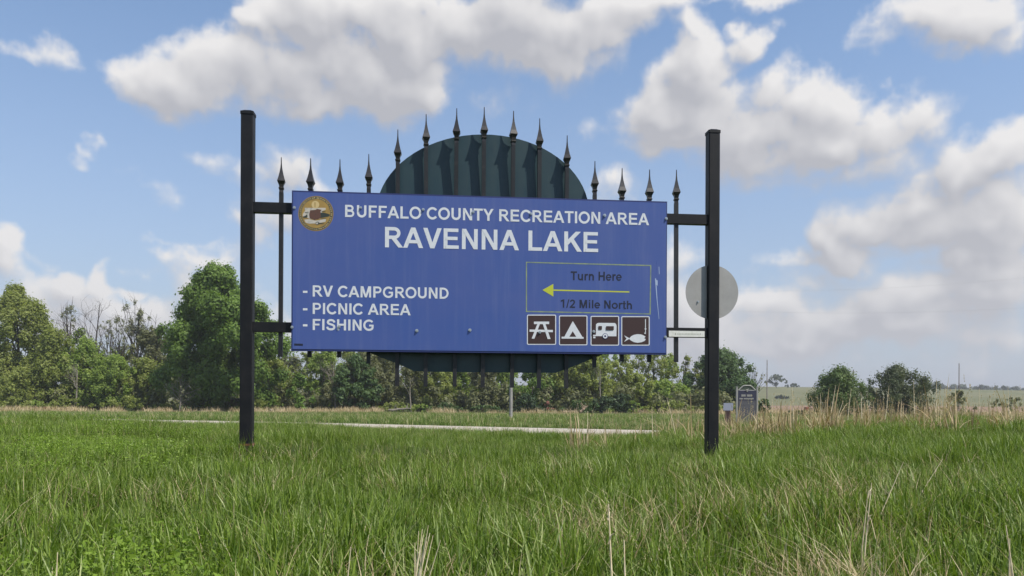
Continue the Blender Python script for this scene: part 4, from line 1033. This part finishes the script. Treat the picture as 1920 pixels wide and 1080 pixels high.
# single dry stems and clumps one can point at
def stems(name, label, cat, base, tips, D, r0=.0022, seed=0, group=None):
    """base: pixel column and row of the foot; tips: pixels of the stem ends, all about D away"""
    R0 = ray(*base) * (D / 1.0); z0 = H(R0.x, D); root = (R0.x, D, z0); b = MB(); rg = random.Random(seed)
    for i, (tx, ty) in enumerate(tips):
        dd = D + rg.uniform(-.05, .05); T = ray(tx, ty) * dd; T = Vector((T.x - R0.x, T.y - D, T.z - z0))
        F0 = Vector((rg.uniform(-.012, .012), rg.uniform(-.012, .012), -.02)); mid = F0.lerp(T, .5) + Vector((rg.uniform(-.01, .01), 0, .012))
        b.tube([F0, mid, T], [r0, r0 * .8, r0 * .3], 5)
        for q in range(2 if len(tips) < 3 else 0):     # hanging leaf scraps
            f = rg.uniform(.3, .95); p = F0.lerp(T, f); q2 = p + Vector((rg.uniform(-.012, .012), rg.uniform(-.01, .01), rg.uniform(.01, .035)))
            b.tube([p, p.lerp(q2, .5) + Vector((0, 0, .006)), q2], [r0 * .7, r0 * .6, r0 * .15], 3)
    o = b.build(name, STRAW); o.location = root
    return tag(o, label, cat, group)
STRAW = mat('straw', (.78, .67, .46), .65, noise=(40, (.60, .48, .30), .4, .65))
stems('dry_grass_clump', 'fan of long straw coloured stems leaning right in the near grass', 'dry grass', (748, 1130), [(803, 985), (792, 992), (798, 1008), (806, 1000), (785, 996), (812, 1004), (826, 1013), (778, 1018), (790, 1022), (800, 1015), (794, 1003)], 1.32, .0017, 3)
stems('dry_stalk', 'upright pale dry stalk in the near grass left of the shorter one', 'dry grass', (1132, 1130), [(1141, 945)], 1.45, .0030, 5)
stems('dry_stalk', 'shorter pale dry stalk in the near grass right of the upright one', 'dry grass', (1180, 1120), [(1170, 1012)], 1.35, .0026, 6)
stems('dry_stalk', 'short thin pale stalk in the grass left of the fan of straw', 'dry grass', (657, 1110), [(658, 1026)], 1.3, .0022, 7)
stems('dry_stalk', 'curved pale stem low in the near grass at the left', 'dry grass', (78, 1110), [(108, 1036)], 1.3, .0024, 8)
stems('dry_stalk', 'long green grey stem leaning far right in the near right grass', 'dry grass', (1610, 960), [(1694, 866)], 2.6, .0022, 9)
stems('dry_stalk', 'leaning stem beside the longest leaning one in the right grass', 'dry grass', (1690, 915), [(1768, 860)], 3.0, .0020, 10)
stems('dry_stalk', 'bleached stem rising out of the dry patch at the right', 'dry grass', (1615, 1010), [(1634, 905), (1628, 920)], 2.0, .0026, 11)
stems('dry_stalk', 'two bleached stems in the bottom right corner', 'dry grass', (1905, 1110), [(1893, 1010), (1886, 985)], 1.4, .0026, 12)
for i, (bx, tx, ty) in enumerate(sorted([(1551, 1567, 722), (1562, 1581, 752), (1586, 1596, 728), (1616, 1614, 735), (1655, 1667, 722), (1714, 1713, 715), (1754, 1756, 712), (1740, 1741, 745), (1774, 1773, 728), (1537, 1538, 738), (1487, 1485, 725), (1272, 1250, 745), (1225, 1222, 762), (1835, 1836, 728), (1856, 1857, 740), (1891, 1890, 726), (1690, 1691, 752), (1447, 1448, 748), (1418, 1420, 760), (1100, 1102, 772)])):
    stems('tall_reed_stalk', 'tall pale dry stalk above the reeds, %s from the left' % nth(i), 'dry grass', (bx, 842), [(tx, ty)], 9.5 + (i % 5) * .4, .0062, 30 + i, 'tall dry stalks above the reeds')

# ------------------------------------------------------------------ poles, marker and small things far off
def pole(label, px, top, D, r, m, arms=(), group=None):
    X = (px - 960) / F * D; z0 = H(X, D); h = ray(px, top).z * D - z0
    root = thing('utility_pole', label, 'pole', (X, D, z0), .3, group)
    b = MB(); b.tube([(0, 0, -.3), (0, 0, h * .5), (0, 0, h)], [r, r * .9, r * .75], 10); b.build('shaft', m, root)
    for (dz, hw) in arms:
        b = MB(); b.box(-hw, hw, -.06, .06, h - dz - .06, h - dz + .06); ca = b.build('crossarm', WOODP, root)
        for sx in (-hw * .9, 0, hw * .9):
            q = MB(); q.tube([(sx, 0, h - dz + .06), (sx, 0, h - dz + .25)], [.05, .04], 6); q.build('insulator', GALV, ca)
    if not arms:
        b = MB(); b.tube([(0, 0, h), (0, 0, h + .12)], [r * .8, r * .2], 8); b.build('pole_cap', GALV, root)
    return (X, D, z0 + h)
pole('short grey pole in front of the woods under the pickets', 958, 690, 70, .16, mat('grey_pole', (.30, .29, .28), .8, noise=(5, (.22, .21, .2), .4, .6)))
w1 = pole('thin pole rising beside the lone round tree on the hill', 1438, 675, 210, .13, WOODP)
w2 = pole('dark pole top showing above the round dense bush', 1600, 693, 230, .17, WOODP, ((.6, 1.1),))
w3 = pole('tall thin pole standing on the slope at the far right', 1798, 681, 200, .13, WOODP)
def wire(label, a, b_, sag, r=.02):
    a = Vector(a); b_ = Vector(b_); b = MB(); pts = []
    for i in range(25):
        t = i / 24; p = a.lerp(b_, t); p.z -= sag * 4 * t * (1 - t); pts.append(p - a)
    b.tube(pts, [r] * 25, 4); o = b.build('power_line', mat('wire', (.30, .31, .33), .6)); o.location = a; tag(o, label, 'wire')
def P3(px, py, D): return tuple(ray(px, py) * D)
wire('upper faint power line crossing the sky at the right', P3(1380, 545, 95), P3(2300, 470, 80), 1.2, .005)
wire('lower faint power line crossing the sky at the right', P3(1380, 583, 95), P3(2300, 545, 80), 1.0, .005)

# historical marker
def marker():
    D = 41.0; X = (1400.5 - 960) / F * D; z0 = H(X, D); s = D / F
    root = thing('historical_marker', 'navy and silver historical marker board framed by two pale posts in the reeds', 'marker', (X, D, z0), .05)
    def zz(row): return (HZ - row) * s - z0
    W_ = 17.3 * s
    for sx in (-1, 1):
        b = MB(); x = sx * 19.3 * s; b.box(x - .045, x + .045, -.045, .045, -.2, zz(723.5), bev=.01); p = b.build('post', MARKW, root)
        b = MB(); b.box(x - .055, x + .055, -.055, .055, zz(723.5), zz(722.8)); b.build('post_cap', MARKW, p)
        b = MB(); b.box(min(sx * W_, x - sx * .045), max(sx * W_, x - sx * .045), -.015, .015, zz(748), zz(747)); b.build('clamp', MARKW, root)
        b = MB(); b.box(min(sx * W_, x - sx * .045), max(sx * W_, x - sx * .045), -.015, .015, zz(785), zz(784)); b.build('clamp', MARKW, root)
    b = MB(); b.box(-W_, W_, -.03, .03, zz(793), zz(730)); board = b.build('board', MARKB, root)
    b = MB(); b.box(-W_ * .96, W_ * .96, -.036, -.0302, zz(791.5), zz(749)); b.build('text_panel', MARKG, board)
    b = MB()      # gabled top rim
    top = [(-16.5, 730), (-8, 722), (-4.5, 721), (4.5, 721), (8, 722), (16.5, 730)]
    for i in range(5):
        (x0, y0), (x1, y1) = top[i], top[i + 1]; q = Vector((x0 * s, 0, zz(y0))); r_ = Vector((x1 * s, 0, zz(y1)))
        b.tube([q, r_], [.035, .035], 6)
    b.tube([(-16.5 * s, 0, zz(730.3)), (16.5 * s, 0, zz(730.3))], [.03, .03], 6); b.build('gable_rim', MARKW, board)
    b = MB(); b.poly([(x * s, -.001, zz(y)) for x, y in top][::-1]); b.poly([(x * s, .004, zz(y)) for x, y in top]); b.build('gable_board', mat('marker_green', (.03, .045, .03), .6), board)
    b = MB(); b.tube([(0, -.03, zz(731)), (0, -.06, zz(731))], [.05, .04], 10); b.tube([(-.06, -.05, zz(729.5)), (.07, -.05, zz(727.5))], [.03, .02], 6); b.build('emblem', MARKW, board)
    rg = random.Random(3); b = MB()
    def word(x0, x1, y0, y1):
        x = x0
        while x < x1 - .5:
            w = 1.0; b.box(x * s, (x + w) * s, -.04, -.0305, zz(y1 - rg.uniform(0, .5)), zz(y0)); b.box((x + w) * s, (x + w + .25) * s, -.038, -.0305, zz((y0 + y1) / 2 + .5), zz((y0 + y1) / 2 - .3)); x += w + .35
    word(-11, -3.2, 737.5, 742); word(-.5, 8.8, 737.5, 742); word(-14.8, -8.4, 744.2, 747.2); word(-6.5, 12.8, 744.2, 747.2)
    b.build('raised_words', MARKW, board)
    b = MB()
    for r in range(15):
        y_ = 751.5 + r * 2.6; x = -15.5
        while x < 14:
            w = rg.uniform(1.2, 4); b.poly([(x * s, -.0365, zz(y_ + .9)), (min(15, x + w) * s, -.0365, zz(y_ + .9)), (min(15, x + w) * s, -.0365, zz(y_)), (x * s, -.0365, zz(y_))]); x += w + .6
    o = b.build('small_print', mat('print_grey', (.11, .11, .12), .6), board); o['kind'] = 'stuff'
marker()
def lectern():
    D = 38.0; X = (1365 - 960) / F * D; z0 = H(X, D); s = D / F
    root = thing('information_panel', 'small slanted silver information panel on a brown base left of the marker', 'panel', (X, D, z0), -.25)
    def zz(row): return (HZ - row) * s - z0
    b = MB(); b.box(-.14, .14, -.05, .10, 0, zz(768)); b.build('pedestal', mat('brown_base', (.09, .055, .05), .7), root)
    b = MB(); n0 = Vector((0, -.75, .66)); hw = .22
    lo, hi = zz(768.5), zz(755)
    for off, flip in ((0, 0), (.03, 1)):
        q = [(-hw, -.16, lo + off), (hw, -.16, lo + off), (hw + .02, .16, hi + off), (-hw + .02, .16, hi + off)]
        b.poly(q if flip else q[::-1])
    v = b.v
    for i in range(4):
        j = (i + 1) % 4; A = [(-hw, -.16, lo), (hw, -.16, lo), (hw + .02, .16, hi), (-hw + .02, .16, hi)]
        b.poly([A[i], A[j], (A[j][0], A[j][1], A[j][2] + .03), (A[i][0], A[i][1], A[i][2] + .03)])
    b.build('slanted_board', mat('panel_silver', (.13, .145, .18), .45, metal=.2), root)
lectern()
# white sampling post and brush litter in front of the woods
def wpost():
    D = 104.; X = (1043 - 960) / F * D; z0 = H(X, D); s = D / F
    root = thing('white_post', 'small white post with a short arm in front of the woods', 'post', (X, D, z0))
    b = MB(); b.box(-.06, .06, -.06, .06, 0, (HZ - 774) * s - z0); b.build('upright', mat('white_paint', (.7, .74, .76), .5), root)
    b = MB(); zt = (HZ - 774) * s - z0; b.box(-.5, -.0601, -.05, .05, zt - .16, zt - .003); b.build('arm', mat('white_paint', (.7, .74, .76), .5), root)
wpost()
def fallen(label, px, D, L_, r, ang, m, seed):
    X = (px - 960) / F * D; z0 = H(X, D); b = MB(); rg = random.Random(seed); c, s = math.cos(ang), math.sin(ang)
    pts = [(i / 5 * L_ - L_ / 2, rg.uniform(-.1, .1), r + .2 + (i / 5) * L_ * s + rg.uniform(-.04, .06)) for i in range(6)]
    b.tube(pts, [r, r, r * .9, r * .8, r * .6, r * .3], 7)
    for k in range(5):
        p = Vector(pts[rg.randint(1, 4)]); b.tube([p, p + Vector((rg.uniform(-.6, .6), rg.uniform(-.3, .3), rg.uniform(.3, .9)))], [r * .4, r * .1], 4)
    o = b.build('fallen_log', m); o.location = (X, D, z0); tag(o, label, 'log')
fallen('pale fallen limb lying in the tan grass right of the left black post', 518, 107, 1.6, .16, -.35, BARKP, 1)
fallen('pale broken log at the foot of the woods left of the grey pole', 750, 106, 3.0, .16, .1, BARKP, 2)
fallen('pale tan limb lying at the foot of the woods right of the white post', 1070, 105, 2.0, .13, .05, mat('cut_timber', (.26, .19, .13), .8), 3)
fallen('short upright tan log stump in front of the dark cedar bush', 1095, 105, 1.0, .18, .9, mat('cut_timber', (.28, .20, .14), .8), 4)
# reddish barrel in the field
def barrel():
    D = 118.; X = (1512 - 960) / F * D; z0 = H(X, D); b = MB()
    b.tube([(0, 0, 0), (0, 0, .1), (0, 0, .5), (0, 0, .55), (0, 0, .95), (0, 0, 1.0)], [.30, .31, .31, .33, .31, .29], 14)
    o = b.build('rusty_barrel', mat('rusty_orange', (.22, .06, .03), .8)); o.location = (X, D, z0); tag(o, 'small rusty orange barrel at the near edge of the stubble field', 'barrel')
barrel()

# thin summer air over the fields
b = MB(); b.box(-1500, 1500, -40, 1250, -30, 60)
hm = bpy.data.materials.new('haze'); hm.use_nodes = True; t = hm.node_tree; t.nodes.clear()
ho = t.nodes.new('ShaderNodeOutputMaterial'); hv = t.nodes.new('ShaderNodeVolumePrincipled')
hv.inputs['Color'].default_value = (.92, .94, 1, 1); hv.inputs['Density'].default_value = .00032; hv.inputs['Anisotropy'].default_value = .2
t.links.new(hv.outputs[0], ho.inputs['Volume'])
tag(b.build('haze', hm), kind='stuff')
